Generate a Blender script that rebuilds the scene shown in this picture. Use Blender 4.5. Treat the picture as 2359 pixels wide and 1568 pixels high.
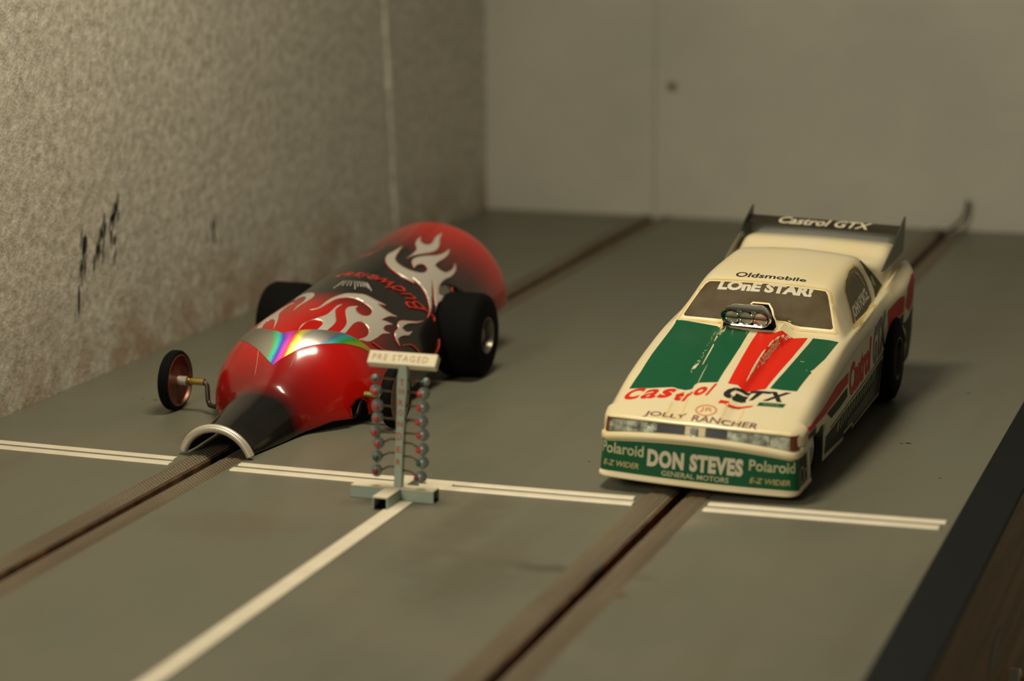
import bpy, bmesh, math, random
import numpy as np
from mathutils import Vector, Matrix
from mathutils.bvhtree import BVHTree
from mathutils.geometry import tessellate_polygon

random.seed(7)
MM = 0.001
SC = bpy.context.scene
COL = SC.collection
for o in list(bpy.data.objects):
    bpy.data.objects.remove(o)

# ---------------------------------------------------------------- camera
CAM_LOC = Vector((0.29717, -0.77546, 0.22538))
_dX = (0.946118, 0.061352, -0.317957)      # world X, Y, Z seen in (right, down, forward)
_dY = (0.323684, -0.195217, 0.925810)
_dZ = (-0.005271, -0.978832, -0.204552)
cam_d = bpy.data.cameras.new('camera')
cam_o = bpy.data.objects.new('camera', cam_d)
COL.objects.link(cam_o)
right = Vector((_dX[0], _dY[0], _dZ[0])).normalized()
down = Vector((_dX[1], _dY[1], _dZ[1])).normalized()
fwd = Vector((_dX[2], _dY[2], _dZ[2])).normalized()
up = -down
M = Matrix(((right.x, up.x, -fwd.x, CAM_LOC.x), (right.y, up.y, -fwd.y, CAM_LOC.y),
            (right.z, up.z, -fwd.z, CAM_LOC.z), (0, 0, 0, 1)))
cam_o.matrix_world = M
cam_d.sensor_fit = 'HORIZONTAL'
cam_d.sensor_width = 23.5
cam_d.lens = 5520.0 / 2359.0 * 23.5
cam_d.clip_start = 0.02
cam_d.clip_end = 20
cam_d.dof.use_dof = True
cam_d.dof.focus_distance = 0.912
cam_d.dof.aperture_fstop = 5.0
SC.camera = cam_o

# ---------------------------------------------------------------- light and exposure
SC.view_settings.view_transform = 'Standard'
SC.view_settings.look = 'None'
SC.view_settings.gamma = 1.0
SC.view_settings.use_curve_mapping = False
SC.view_settings.exposure = 0.0
W = bpy.data.worlds.new('world'); SC.world = W; W.use_nodes = True
bg = W.node_tree.nodes['Background']
bg.inputs[0].default_value = (1.0, 0.90, 0.70, 1); bg.inputs[1].default_value = 0.07


def area_light(name, loc, target, sx, sy, power, color):
    l = bpy.data.lights.new(name, 'AREA'); l.shape = 'RECTANGLE'; l.size = sx; l.size_y = sy
    l.energy = power; l.color = color
    o = bpy.data.objects.new(name, l); COL.objects.link(o)
    o.location = loc
    o.rotation_euler = (Vector(target) - Vector(loc)).to_track_quat('-Z', 'Y').to_euler()
    return o


area_light('ceiling_lamp', (0.005, 0.030, 0.455), (0.0, 0.025, 0), 0.055, 0.16, 1.72, (1.0, 0.875, 0.65))
area_light('front_fill', (-0.22, -1.15, 0.62), (0.0, 0.05, 0.03), 0.36, 0.36, 8.0, (1.0, 0.88, 0.66))  # unseen fill light, added behind the camera to brighten the front faces

# ---------------------------------------------------------------- materials
MATS = {}


def mat(name, color=(0.5, 0.5, 0.5), rough=0.5, metal=0.0, coat=0.0, spec=0.5, alpha=1.0, trans=0.0, noise=None, bump=None, coat_rough=0.10):
    if name in MATS:
        return MATS[name]
    m = bpy.data.materials.new(name); m.use_nodes = True
    nt = m.node_tree; b = nt.nodes['Principled BSDF']
    b.inputs['Base Color'].default_value = (*color, 1)
    b.inputs['Roughness'].default_value = rough
    b.inputs['Metallic'].default_value = metal
    b.inputs['Coat Weight'].default_value = coat
    b.inputs['Coat Roughness'].default_value = coat_rough
    b.inputs['Specular IOR Level'].default_value = spec
    b.inputs['Alpha'].default_value = alpha
    b.inputs['Transmission Weight'].default_value = trans
    tc = nt.nodes.new('ShaderNodeTexCoord')
    if noise:   # (scale, second colour, amount, detail)
        n = nt.nodes.new('ShaderNodeTexNoise'); n.inputs['Scale'].default_value = noise[0]
        n.inputs['Detail'].default_value = noise[3] if len(noise) > 3 else 5
        nt.links.new(tc.outputs['Object'], n.inputs['Vector'])
        r = nt.nodes.new('ShaderNodeMapRange'); r.inputs[1].default_value = 0.35; r.inputs[2].default_value = 0.68
        r.inputs[4].default_value = noise[2]
        nt.links.new(n.outputs[0], r.inputs[0])
        mx = nt.nodes.new('ShaderNodeMix'); mx.data_type = 'RGBA'
        mx.inputs[6].default_value = (*color, 1); mx.inputs[7].default_value = (*noise[1], 1)
        nt.links.new(r.outputs[0], mx.inputs[0]); nt.links.new(mx.outputs[2], b.inputs['Base Color'])
    if bump:    # (scale, strength, distance)
        n = nt.nodes.new('ShaderNodeTexNoise'); n.inputs['Scale'].default_value = bump[0]; n.inputs['Detail'].default_value = 4
        nt.links.new(tc.outputs['Object'], n.inputs['Vector'])
        bp = nt.nodes.new('ShaderNodeBump'); bp.inputs['Strength'].default_value = bump[1]; bp.inputs['Distance'].default_value = bump[2]
        nt.links.new(n.outputs[0], bp.inputs['Height']); nt.links.new(bp.outputs[0], b.inputs['Normal'])
    MATS[name] = m
    return m


class NG:      # small node helper
    def __init__(s, m): s.nt = m.node_tree; s.b = s.nt.nodes['Principled BSDF']; s.tc = s.nt.nodes.new('ShaderNodeTexCoord')
    def n(s, t, **k):
        o = s.nt.nodes.new(t)
        for a, v in k.items(): setattr(o, a, v)
        return o
    def l(s, a, b): s.nt.links.new(a, b)
    def noise(s, vec, scale, detail=4, rough=0.5):
        o = s.n('ShaderNodeTexNoise'); o.inputs['Scale'].default_value = scale; o.inputs['Detail'].default_value = detail
        o.inputs['Roughness'].default_value = rough; s.l(vec, o.inputs['Vector']); return o.outputs[0]
    def mapr(s, v, a, b, c=0.0, d=1.0):
        o = s.n('ShaderNodeMapRange'); o.inputs[1].default_value = a; o.inputs[2].default_value = b
        o.inputs[3].default_value = c; o.inputs[4].default_value = d; s.l(v, o.inputs[0]); return o.outputs[0]
    def mix(s, f, a, b):
        o = s.n('ShaderNodeMix', data_type='RGBA')
        for i, v in ((0, f), (6, a), (7, b)):
            if hasattr(v, 'links'): s.l(v, o.inputs[i])
            elif i == 0: o.inputs[0].default_value = v
            else: o.inputs[i].default_value = (*v, 1)
        return o.outputs[2]
    def math(s, op, a, b=None):
        o = s.n('ShaderNodeMath', operation=op)
        for i, v in ((0, a), (1, b)):
            if v is None: continue
            if hasattr(v, 'links'): s.l(v, o.inputs[i])
            else: o.inputs[i].default_value = v
        return o.outputs[0]
    def scale(s, vec, sc, loc=(0, 0, 0)):
        o = s.n('ShaderNodeMapping'); o.inputs['Scale'].default_value = sc; o.inputs['Location'].default_value = loc
        s.l(vec, o.inputs['Vector']); return o.outputs[0]
    def bump(s, h, strength, dist):
        o = s.n('ShaderNodeBump'); o.inputs['Strength'].default_value = strength; o.inputs['Distance'].default_value = dist
        s.l(h, o.inputs['Height']); s.l(o.outputs[0], s.b.inputs['Normal'])


CREAM = (0.72, 0.645, 0.445)
m_cream = mat('aged_cream_lexan', CREAM, 0.34, coat=0.45, noise=(38, (0.74, 0.61, 0.31), 0.55, 2))
m_green = mat('green_decal', (0.003, 0.085, 0.034), 0.38, coat=0.08, spec=0.25)
m_red = mat('red_decal', (0.62, 0.018, 0.006), 0.42, spec=0.15)
m_black = mat('black_decal', (0.008, 0.008, 0.010), 0.35, coat=0.3)
m_ink = mat('brown_ink', (0.10, 0.012, 0.018), 0.4)
m_orange = mat('orange_ink', (0.60, 0.14, 0.04), 0.4)
m_pale = mat('pale_lettering', (0.50, 0.50, 0.30), 0.4, noise=(300, (0.30, 0.34, 0.2), 0.6))
m_paleY = mat('pale_yellow_lettering', (0.50, 0.40, 0.16), 0.4, noise=(400, (0.25, 0.25, 0.1), 0.6))
m_pale2 = mat('window_lettering', (0.50, 0.46, 0.34), 0.5)
m_white = mat('white_lettering', (0.62, 0.57, 0.42), 0.4)
m_yellow = mat('yellowed_edge', (0.60, 0.42, 0.14), 0.4, noise=(120, (0.70, 0.60, 0.36), 0.8))
m_glass = mat('grimy_dark_glass', (0.060, 0.041, 0.013), 0.5, spec=0.10, noise=(160, (0.085, 0.065, 0.034), 0.8))
m_hole = mat('dark_opening', (0.002, 0.002, 0.002), 0.9, spec=0.1)
m_rubber = mat('black_rubber', (0.0035, 0.0035, 0.0035), 0.8, spec=0.10)
m_chrome = mat('chrome', (0.75, 0.76, 0.72), 0.08, metal=1)
m_alu = mat('brushed_aluminium', (0.62, 0.60, 0.55), 0.35, metal=1)
m_copper = mat('coppered_disc', (0.22, 0.095, 0.06), 0.42, metal=0.75, noise=(260, (0.14, 0.07, 0.05), 0.8))
m_brass = mat('brass', (0.50, 0.36, 0.10), 0.25, metal=1)
m_steel = mat('dark_steel_wire', (0.05, 0.04, 0.035), 0.35, metal=0.8)
m_chassis = mat('chassis_steel', (0.12, 0.11, 0.10), 0.45, metal=0.8)
m_dgreen = mat('dark_green_grey_decal', (0.014, 0.026, 0.018), 0.5, spec=0.15)
m_greypaint = mat('grey_green_tube', (0.30, 0.37, 0.31), 0.5)


# ---------------------------------------------------------------- mesh helpers
def new_obj(name, verts, faces, mats, midx=None, parent=None, smooth=True, loc=None):
    me = bpy.data.meshes.new(name)
    me.from_pydata([tuple(v) for v in verts], [], [tuple(f) for f in faces])
    for m in (mats if isinstance(mats, (list, tuple)) else [mats]): me.materials.append(m)
    if midx is not None: me.polygons.foreach_set('material_index', list(midx))
    me.polygons.foreach_set('use_smooth', [smooth] * len(me.polygons))
    me.update()
    o = bpy.data.objects.new(name, me); COL.objects.link(o)
    if parent: o.parent = parent
    if loc: o.location = loc
    return o


def tag(o, label=None, cat=None, group=None, kind=None):
    if label: o['label'] = label
    if cat: o['category'] = cat
    if group: o['group'] = group
    if kind: o['kind'] = kind
    return o


def thing(name, label, cat, loc=(0, 0, 0), group=None):
    o = bpy.data.objects.new(name, None); COL.objects.link(o); o.location = loc
    o.empty_display_size = 0.01
    return tag(o, label, cat, group)


class MB:
    """collects pieces into one mesh"""
    def __init__(s): s.v = []; s.f = []; s.m = []; s.mats = []
    def mi(s, m):
        if m not in s.mats: s.mats.append(m)
        return s.mats.index(m)
    def add(s, v, f, m):
        k = len(s.v); s.v += [tuple(x) for x in v]; s.f += [tuple(i + k for i in q) for q in f]; s.m += [s.mi(m)] * len(f); return s
    def box(s, x0, x1, y0, y1, z0, z1, m, bev=0.0):
        if bev <= 0:
            v = [(x, y, z) for z in (z0, z1) for y in (y0, y1) for x in (x0, x1)]
            f = [(0, 2, 3, 1), (4, 5, 7, 6), (0, 1, 5, 4), (2, 6, 7, 3), (0, 4, 6, 2), (1, 3, 7, 5)]
            return s.add(v, f, m)
        bm = bmesh.new(); bmesh.ops.create_cube(bm, size=1)
        for q in bm.verts: q.co = ((x0 + x1) / 2 + q.co.x * (x1 - x0), (y0 + y1) / 2 + q.co.y * (y1 - y0), (z0 + z1) / 2 + q.co.z * (z1 - z0))
        bmesh.ops.bevel(bm, geom=list(bm.edges), offset=bev, segments=2, affect='EDGES', profile=0.6)
        bm.verts.index_update()
        s.add([tuple(q.co) for q in bm.verts], [[q.index for q in f.verts] for f in bm.faces], m); bm.free(); return s
    def lathe(s, prof, center, axis, m, seg=48, a0=0.0, a1=360.0, ref=None):
        """prof: list of (distance along axis, radius)"""
        ax = Vector(axis).normalized()
        u = Vector(ref) if ref else ax.orthogonal(); u = (u - ax * u.dot(ax)).normalized(); w = ax.cross(u)
        full = abs(a1 - a0) >= 359.9; n = seg if full else seg + 1
        v = []
        for d, r in prof:
            for i in range(n):
                t = math.radians(a0 + (a1 - a0) * i / seg)
                v.append(Vector(center) + ax * d + (u * math.cos(t) + w * math.sin(t)) * r)
        f = []
        for j in range(len(prof) - 1):
            for i in range(seg):
                a = j * n + i; b = j * n + (i + 1) % n
                f.append((a, b, b + n, a + n))
        return s.add(v, f, m)
    def tube(s, pts, r, m, seg=10, cap=True):
        pts = [Vector(p) for p in pts]; v = []; f = []
        t0 = (pts[1] - pts[0]).normalized(); u = t0.orthogonal().normalized()
        for i, p in enumerate(pts):
            t = (pts[min(i + 1, len(pts) - 1)] - pts[max(i - 1, 0)]).normalized()
            u = (u - t * u.dot(t)).normalized(); w = t.cross(u)
            rr = r[i] if isinstance(r, (list, tuple)) else r
            for k in range(seg):
                a = 2 * math.pi * k / seg; v.append(p + (u * math.cos(a) + w * math.sin(a)) * rr)
        for i in range(len(pts) - 1):
            for k in range(seg):
                a = i * seg + k; b = i * seg + (k + 1) % seg; f.append((a, b, b + seg, a + seg))
        if cap: f.append(tuple(range(seg))[::-1]); f.append(tuple(range((len(pts) - 1) * seg, len(pts) * seg)))
        return s.add(v, f, m)
    def ball(s, c, r, m, seg=16, rings=10, sq=(1, 1, 1)):
        v = []; f = []
        for j in range(rings + 1):
            p = math.pi * j / rings
            for i in range(seg):
                a = 2 * math.pi * i / seg
                v.append((c[0] + r * sq[0] * math.sin(p) * math.cos(a), c[1] + r * sq[1] * math.sin(p) * math.sin(a), c[2] + r * sq[2] * math.cos(p)))
        for j in range(rings):
            for i in range(seg):
                a = j * seg + i; b = j * seg + (i + 1) % seg; f.append((a, a + seg, b + seg, b))
        return s.add(v, f, m)
    def xf(s, M):
        s.v = [tuple(M @ Vector(q)) for q in s.v]; return s
    def obj(s, name, parent=None, smooth=True, loc=None):
        return new_obj(name, s.v, s.f, s.mats, s.m, parent, smooth, loc)


def auto_smooth(o, deg=35):
    me = o.data
    bm = bmesh.new(); bm.from_mesh(me)
    bmesh.ops.remove_doubles(bm, verts=bm.verts, dist=1e-6)
    bmesh.ops.recalc_face_normals(bm, faces=bm.faces)
    a = math.radians(deg)
    for e in bm.edges:
        if len(e.link_faces) == 2 and e.calc_face_angle(0) > a: e.smooth = False
    bm.to_mesh(me); bm.free()
    return o


def pchip(xs, ys):
    xs = np.array(xs, float); ys = np.array(ys, float)
    h = np.diff(xs); dl = np.diff(ys) / h
    m = np.zeros(len(xs)); m[0] = dl[0]; m[-1] = dl[-1]
    for i in range(1, len(xs) - 1):
        if dl[i - 1] * dl[i] > 0:
            w1 = 2 * h[i] + h[i - 1]; w2 = h[i] + 2 * h[i - 1]
            m[i] = (w1 + w2) / (w1 / dl[i - 1] + w2 / dl[i])
    def f(x):
        x = min(max(x, xs[0]), xs[-1]); i = min(int(np.searchsorted(xs, x, 'right')) - 1, len(h) - 1)
        t = (x - xs[i]) / h[i]
        return float((2 * t ** 3 - 3 * t * t + 1) * ys[i] + (t ** 3 - 2 * t * t + t) * h[i] * m[i] + (-2 * t ** 3 + 3 * t * t) * ys[i + 1] + (t ** 3 - t * t) * h[i] * m[i + 1])
    return f


def lin(xs, ys):
    return lambda x: float(np.interp(x, xs, ys))


# ---- flat decals (polygons, text) sliced finely and wrapped on a surface by a mapping function
def slice_flat(verts, tris, step):
    bm = bmesh.new()
    vs = [bm.verts.new((v[0], v[1], 0)) for v in verts]
    for t in tris:
        try: bm.faces.new([vs[i] for i in t])
        except ValueError: pass
    xs = [v[0] for v in verts]; ys = [v[1] for v in verts]
    for ax, arr in ((0, xs), (1, ys)):
        a = math.floor(min(arr) / step) * step + step
        while a < max(arr):
            co = [0, 0, 0]; co[ax] = a; no = [0, 0, 0]; no[ax] = 1
            bmesh.ops.bisect_plane(bm, geom=bm.verts[:] + bm.edges[:] + bm.faces[:], plane_co=co, plane_no=no, dist=1e-7)
            a += step
    bm.verts.index_update()
    out = ([(v.co.x, v.co.y) for v in bm.verts], [[v.index for v in f.verts] for f in bm.faces])
    bm.free()
    return out


def text_flat(s, offset=0.0, shear=0.0, space=1.0):
    c = bpy.data.curves.new('txt', 'FONT'); c.body = s; c.size = 1.0; c.offset = offset; c.shear = shear; c.resolution_u = 3; c.space_character = space
    c.align_x = 'LEFT'
    o = bpy.data.objects.new('txt', c); COL.objects.link(o)
    dg = bpy.context.evaluated_depsgraph_get()
    me = bpy.data.meshes.new_from_object(o.evaluated_get(dg))
    v = [(q.co.x, q.co.y) for q in me.vertices]; f = [list(p.vertices) for p in me.polygons]
    bpy.data.objects.remove(o); bpy.data.curves.remove(c); bpy.data.meshes.remove(me)
    x0 = min(q[0] for q in v); x1 = max(q[0] for q in v); y0 = min(q[1] for q in v); y1 = max(q[1] for q in v)
    return [((q[0] - x0) / (x1 - x0), (q[1] - y0) / (y1 - y0)) for q in v], f


def quad_map(quad):   # quad: lower-left, lower-right, upper-right, upper-left
    a, b, c, d = [Vector(q) for q in quad]
    return lambda u, v: (a * (1 - u) + b * u) * (1 - v) + (d * (1 - u) + c * u) * v


def smooth_loop(pts, n=5):
    """closed Catmull-Rom through pts; a point given with a third item is a sharp corner"""
    P = [Vector(p[:2]) for p in pts]; sh = [len(p) > 2 for p in pts]; N = len(P); out = []
    for i in range(N):
        p0, p1, p2, p3 = P[i - 1], P[i], P[(i + 1) % N], P[(i + 2) % N]
        if sh[i]: p0 = p1 * 2 - p2 if sh[(i + 1) % N] else p1
        if sh[(i + 1) % N]: p3 = p2 * 2 - p1 if sh[i] else p2
        for k in range(n):
            t = k / n
            out.append(0.5 * ((2 * p1) + (p2 - p0) * t + (2 * p0 - 5 * p1 + 4 * p2 - p3) * t * t + (3 * p1 - p0 - 3 * p2 + p3) * t ** 3))
    return [(q.x, q.y) for q in out]


def poly_flat(pts):
    return list(pts), [list(t) for t in tessellate_polygon([[Vector((p[0], p[1], 0)) for p in pts]])]


def ribbon_flat(pts, w, closed=True):
    N = len(pts); P = [Vector(p[:2]) for p in pts]; v = []; f = []
    for i in range(N):
        a = P[i - 1] if (i > 0 or closed) else P[i]; b = P[(i + 1) % N] if (i < N - 1 or closed) else P[i]
        t = (b - a)
        t = t.normalized() if t.length > 0 else Vector((1, 0)); n = Vector((-t.y, t.x)); ww = w(i / N) if callable(w) else w
        v += [tuple(P[i] - n * ww), tuple(P[i] + n * ww)]
    for i in range(N if closed else N - 1):
        j = (i + 1) % N; f.append([2 * i, 2 * j, 2 * j + 1, 2 * i + 1])
    return v, f


def wrap(mb, flat, fmap, m, step):
    v, f = slice_flat(flat[0], flat[1], step)
    P = [fmap(a, b) for a, b in v]
    good = [[i for i in q] for q in f if all(P[i] is not None for i in q)]
    P = [p if p is not None else (0, 0, 0) for p in P]
    used = sorted({i for q in good for i in q}); re = {i: k for k, i in enumerate(used)}
    mb.add([P[i] for i in used], [[re[i] for i in q] for q in good], m)

# ================================================================ the room and the track
XL, XR, XE, YF, YN = -0.199, 0.1855, 0.2025, 0.622, -0.62
SL, SR = -0.0890, 0.0890           # the two lanes' slots

# left wall: rough, silvery painted plaster with a blotchy browner tone towards its foot and scuffs
m = bpy.data.materials.new('silver_painted_plaster'); m.use_nodes = True; g = NG(m); ob = g.tc.outputs['Object']
n1 = g.noise(ob, 190, 6, 0.7); n2 = g.noise(ob, 22, 3); n3 = g.noise(g.scale(ob, (1, 1, 0.5)), 420, 3)
base = g.mix(g.mapr(n1, 0.35, 0.65), (0.44, 0.42, 0.35), (0.82, 0.78, 0.665))
base = g.mix(g.mapr(n2, 0.45, 0.75, 0, 0.45), base, (0.55, 0.53, 0.45))
sep = g.n('ShaderNodeSeparateXYZ'); g.l(ob, sep.inputs[0])
foot_brown = g.math('MULTIPLY', g.mapr(sep.outputs[2], 0.004, 0.042, 1, 0), g.mapr(g.noise(ob, 48, 4), 0.38, 0.6))
base = g.mix(g.math('MULTIPLY', foot_brown, 0.75), base, (0.34, 0.20, 0.11))
g.l(base, g.b.inputs['Base Color']); g.b.inputs['Roughness'].default_value = 0.42; g.b.inputs['Metallic'].default_value = 0.15
h = g.math('ADD', g.math('MULTIPLY', n1, 1.0), g.math('ADD', g.math('MULTIPLY', n3, 0.35), g.math('MULTIPLY', n2, 0.8)))
g.bump(h, 0.85, 0.0016)
m_wl = m
m = bpy.data.materials.new('grey_painted_board'); m.use_nodes = True; g = NG(m); ob = g.tc.outputs['Object']
n1 = g.noise(ob, 14, 4); n2 = g.noise(ob, 90, 4)
base = g.mix(g.mapr(n1, 0.35, 0.7), (0.47, 0.46, 0.39), (0.41, 0.405, 0.345))
g.l(base, g.b.inputs['Base Color']); g.b.inputs['Roughness'].default_value = 0.5
g.bump(g.math('ADD', n1, g.math('MULTIPLY', n2, 0.15)), 0.5, 0.003)
m_wf = m
m_scuff = mat('black_scuff', (0.02, 0.02, 0.018), 0.6)
m_brown = mat('brown_stain', (0.13, 0.09, 0.05), 0.6)
HZ = 0.62
mb = MB()
mb.box(XL - 0.02, XL, YN, YF + 0.02, -0.02, HZ, m_wl)
# scuffs scraped into the paint of the left wall (y, z, length, width, slant)
sc = [(0.106, 0.036, 0.013, 0.0007, 0.10), (0.236, 0.045, 0.012, 0.0009, -0.2), (0.238, 0.050, 0.006, 0.0004, -0.2)]
for cy_, cz_, n_, sp_ in ((0.111, 0.048, 9, 0.0035), (0.113, 0.060, 5, 0.0020), (0.125, 0.052, 9, 0.0030), (0.128, 0.060, 6, 0.0020), (0.136, 0.062, 12, 0.0032), (0.141, 0.067, 10, 0.0026)):
    for _ in range(n_):
        sc.append((cy_ + random.gauss(0, sp_ * 0.8), cz_ + random.gauss(0, sp_ * 1.5), random.uniform(0.003, 0.0085), random.uniform(0.00025, 0.0006), random.uniform(0.05, 0.4)))
for (y, z, ln, wd, sl) in sc:
    v = []
    for k in range(9):
        t = k / 8; ww = wd * math.sin(math.pi * (0.08 + 0.84 * t)) * (0.75 + 0.5 * random.random()) * 2.6
        yy = y + sl * ln * (t - 0.5); zz = z + ln * (t - 0.5)
        v += [(XL + 0.00025, yy - ww / 2, zz), (XL + 0.00025, yy + ww / 2, zz)]
    mb.add(v, [(2 * k, 2 * k + 1, 2 * k + 3, 2 * k + 2) for k in range(8)], m_scuff)
tag(mb.obj('wall_left', smooth=False), kind='structure')
mb = MB(); mb.box(XL, 0.75, YF, YF + 0.02, -0.4, HZ, m_wf)
v = [(-0.0800 + 0.003 * math.cos(a) * (1 + .3 * math.sin(3 * a)), YF - 0.0003, 0.0790 + 0.0028 * math.sin(a)) for a in [i * math.pi / 6 for i in range(12)]]
mb.add(v, [tuple(range(12))], m_brown)
tag(mb.obj('wall_far', smooth=False), kind='structure')
# plastered joint standing proud of the left wall
random.seed(3)
mb = MB(); pts = []; rr = []
for k in range(60):
    z = k * 0.0105; pts.append((XL - 0.0004, 0.470 - 0.10 * z + random.uniform(-.0006, .0006), z)); rr.append(0.0010 + random.uniform(0, 0.0011) + (0.0014 if k in (9, 12, 10, 14) else 0))
mb.tube(pts, rr, m_wl, 10)
tag(mb.obj('trim_1'), kind='structure')
mb = MB(); mb.tube([(-0.0905, YF + 0.0006, 0.0), (-0.0905, YF + 0.0006, HZ)], 0.00075, m_wf, 8)
tag(mb.obj('trim_2'), kind='structure')

# track surface with two grooves: semi-gloss grey-green paint, scuffed along the lanes
m = bpy.data.materials.new('grey_green_track_paint'); m.use_nodes = True; g = NG(m); ob = g.tc.outputs['Object']
n1 = g.noise(ob, 16, 5); n2 = g.noise(g.scale(ob, (1, 0.12, 1)), 60, 4); n3 = g.noise(ob, 9, 3)
base = g.mix(g.mapr(n1, 0.35, 0.7), (0.128, 0.132, 0.098), (0.145, 0.138, 0.098))
base = g.mix(g.mapr(n2, 0.50, 0.72, 0, 0.35), base, (0.116, 0.100, 0.064))
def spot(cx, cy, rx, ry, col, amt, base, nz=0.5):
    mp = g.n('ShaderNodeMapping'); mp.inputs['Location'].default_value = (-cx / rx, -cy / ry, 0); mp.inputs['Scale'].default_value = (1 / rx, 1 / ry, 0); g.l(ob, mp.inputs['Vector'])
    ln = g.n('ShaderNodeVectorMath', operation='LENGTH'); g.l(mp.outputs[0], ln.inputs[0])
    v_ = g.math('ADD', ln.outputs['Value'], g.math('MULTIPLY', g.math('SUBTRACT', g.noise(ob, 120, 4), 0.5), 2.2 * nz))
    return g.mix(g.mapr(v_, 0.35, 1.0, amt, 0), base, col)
for a_ in ((0.094, -0.018, 0.018, 0.018, (0.235, 0.205, 0.145), 0.6), (0.078, -0.085, 0.030, 0.006, (0.060, 0.050, 0.036), 0.6), (0.099, -0.1045, 0.006, 0.005, (0.10, 0.050, 0.020), 0.8, 0.1),  # first spot paints the white hood's reflection as a lighter patch
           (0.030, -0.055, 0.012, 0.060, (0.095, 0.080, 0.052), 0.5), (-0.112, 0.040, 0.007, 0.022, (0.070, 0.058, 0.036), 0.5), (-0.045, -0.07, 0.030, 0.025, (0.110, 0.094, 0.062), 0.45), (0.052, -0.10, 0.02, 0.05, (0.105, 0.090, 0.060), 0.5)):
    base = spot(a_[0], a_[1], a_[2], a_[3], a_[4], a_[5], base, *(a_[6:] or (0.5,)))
base = g.mix(g.mapr(n3, 0.55, 0.75, 0, 0.6), base, (0.155, 0.143, 0.104))
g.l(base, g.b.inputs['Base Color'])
g.l(g.mapr(n1, 0.3, 0.7, 0.38, 0.50), g.b.inputs['Roughness']); g.b.inputs['Specular IOR Level'].default_value = 0.36
g.bump(n3, 0.25, 0.002)
m_track = m
m_slot = mat('slot_wood_edge', (0.20, 0.085, 0.025), 0.7, noise=(90, (0.012, 0.008, 0.005), 0.9))
mb = MB()
GW = 0.0026
xs = [XL + 0.0001, SL - GW, SL + GW, SR - GW, SR + GW, XR]
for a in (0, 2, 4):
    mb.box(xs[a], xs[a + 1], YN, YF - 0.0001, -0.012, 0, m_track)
for s_ in (SL, SR):
    mb.box(s_ - GW, s_ + GW, YN, YF - 0.0001, -0.012, -0.009, m_hole)
    mb.box(s_ + GW - 0.0009, s_ + GW, YN, YF - 0.0002, -0.009, -0.0005, m_slot)
    mb.box(s_ - GW, s_ - GW + 0.0007, YN, YF - 0.0002, -0.009, -0.0005, m_slot)
# specks of dirt on the paint
for (x, y, r) in [(0.1525, 0.109, 0.0009), (0.1500, 0.1080, 0.0005), (-0.1545, 0.087, 0.0007), (-0.1600, 0.0865, 0.0004), (0.162, 0.20, 0.0006), (0.172, 0.062, 0.0005), (0.045, 0.046, 0.0004)]:
    v = [(x + r * math.cos(a) * (1.6 if i % 2 else 1), y + r * math.sin(a), 0.00006) for i, a in enumerate([k * math.pi / 5 for k in range(10)])]
    mb.add(v, [tuple(range(10))], m_scuff)
trk = mb.obj('drag_strip_track', smooth=False)
tag(trk, 'grey-green painted wooden slot track with two dark grooves, both cars standing on it', 'slot track')

m_line = mat('white_line_paint', (0.72, 0.66, 0.52), 0.5, noise=(120, (0.60, 0.54, 0.42), 0.6), bump=(300, 0.2, 0.0004))


def flat_strip(name, quads, z, m, label, cat, group=None, bulge=0.0004):
    mb = MB()
    for (x0, x1, y0, y1) in quads: mb.box(x0, x1, y0, y1, 0.00002, z, m, min(z * 0.45, 0.0002))
    return tag(mb.obj(name, smooth=False), label, cat, group)


def ydash(x, y):   # the start tape follows a slightly bowed line
    return y - 0.0036 * math.cos(min(abs(x) / 0.186, 1.0) * math.pi / 2) + 0.001


def tape(name, x0, x1, yc, w, label, group=None):
    n = max(2, int((x1 - x0) / 0.006)); v = []; f = []
    for i in range(n + 1):
        x = x0 + (x1 - x0) * i / n; y = ydash(x, yc)
        v += [(x, y - w / 2, 0.00003), (x, y - w * 0.36, 0.00045), (x, y + w * 0.36, 0.00045), (x, y + w / 2, 0.00003)]
    for i in range(n):
        a = 4 * i
        for k in range(3): f.append((a + k, a + 4 + k, a + 5 + k, a + 1 + k))
    f += [(0, 1, 2, 3), (4 * n + 3, 4 * n + 2, 4 * n + 1, 4 * n)]
    return tag(new_obj(name, v, f, [m_line], None, None, False), label, 'line', group)


for nm, x0, x1, d in (('left lane outer part, beside the left wall', XL + 0.001, SL - 0.0126, 0), ('middle part, behind the miniature light tree', SL + 0.0125, SR - 0.0125, 0), ('right part, between white car and black edge', SR + 0.0125, XR - 0.0025, 0)):
    tape('start_line', x0 - 0.000, x1 - (0.0015 if 'right' not in nm else 0), 0.0044, 0.0040, 'farther white stripe of the start line, ' + nm, 'start line stripes')
    tape('start_line', x0 - 0.000, x1 + (0.000 if 'right' not in nm else -0.0012), -0.0026, 0.0046, 'nearer white stripe of the start line, ' + nm, 'start line stripes')
flat_strip('centre_line', [(-0.0030, 0.0034, YN, -0.0268)], 0.0004, m_line, 'long white centre line running from under the light tree towards the viewer', 'line')
flat_strip('centre_line', [(-0.0010, 0.0088, -0.0058, 0.0006)], 0.0004, m_line, 'short white patch joining start line behind the light tree base', 'line')

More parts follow.
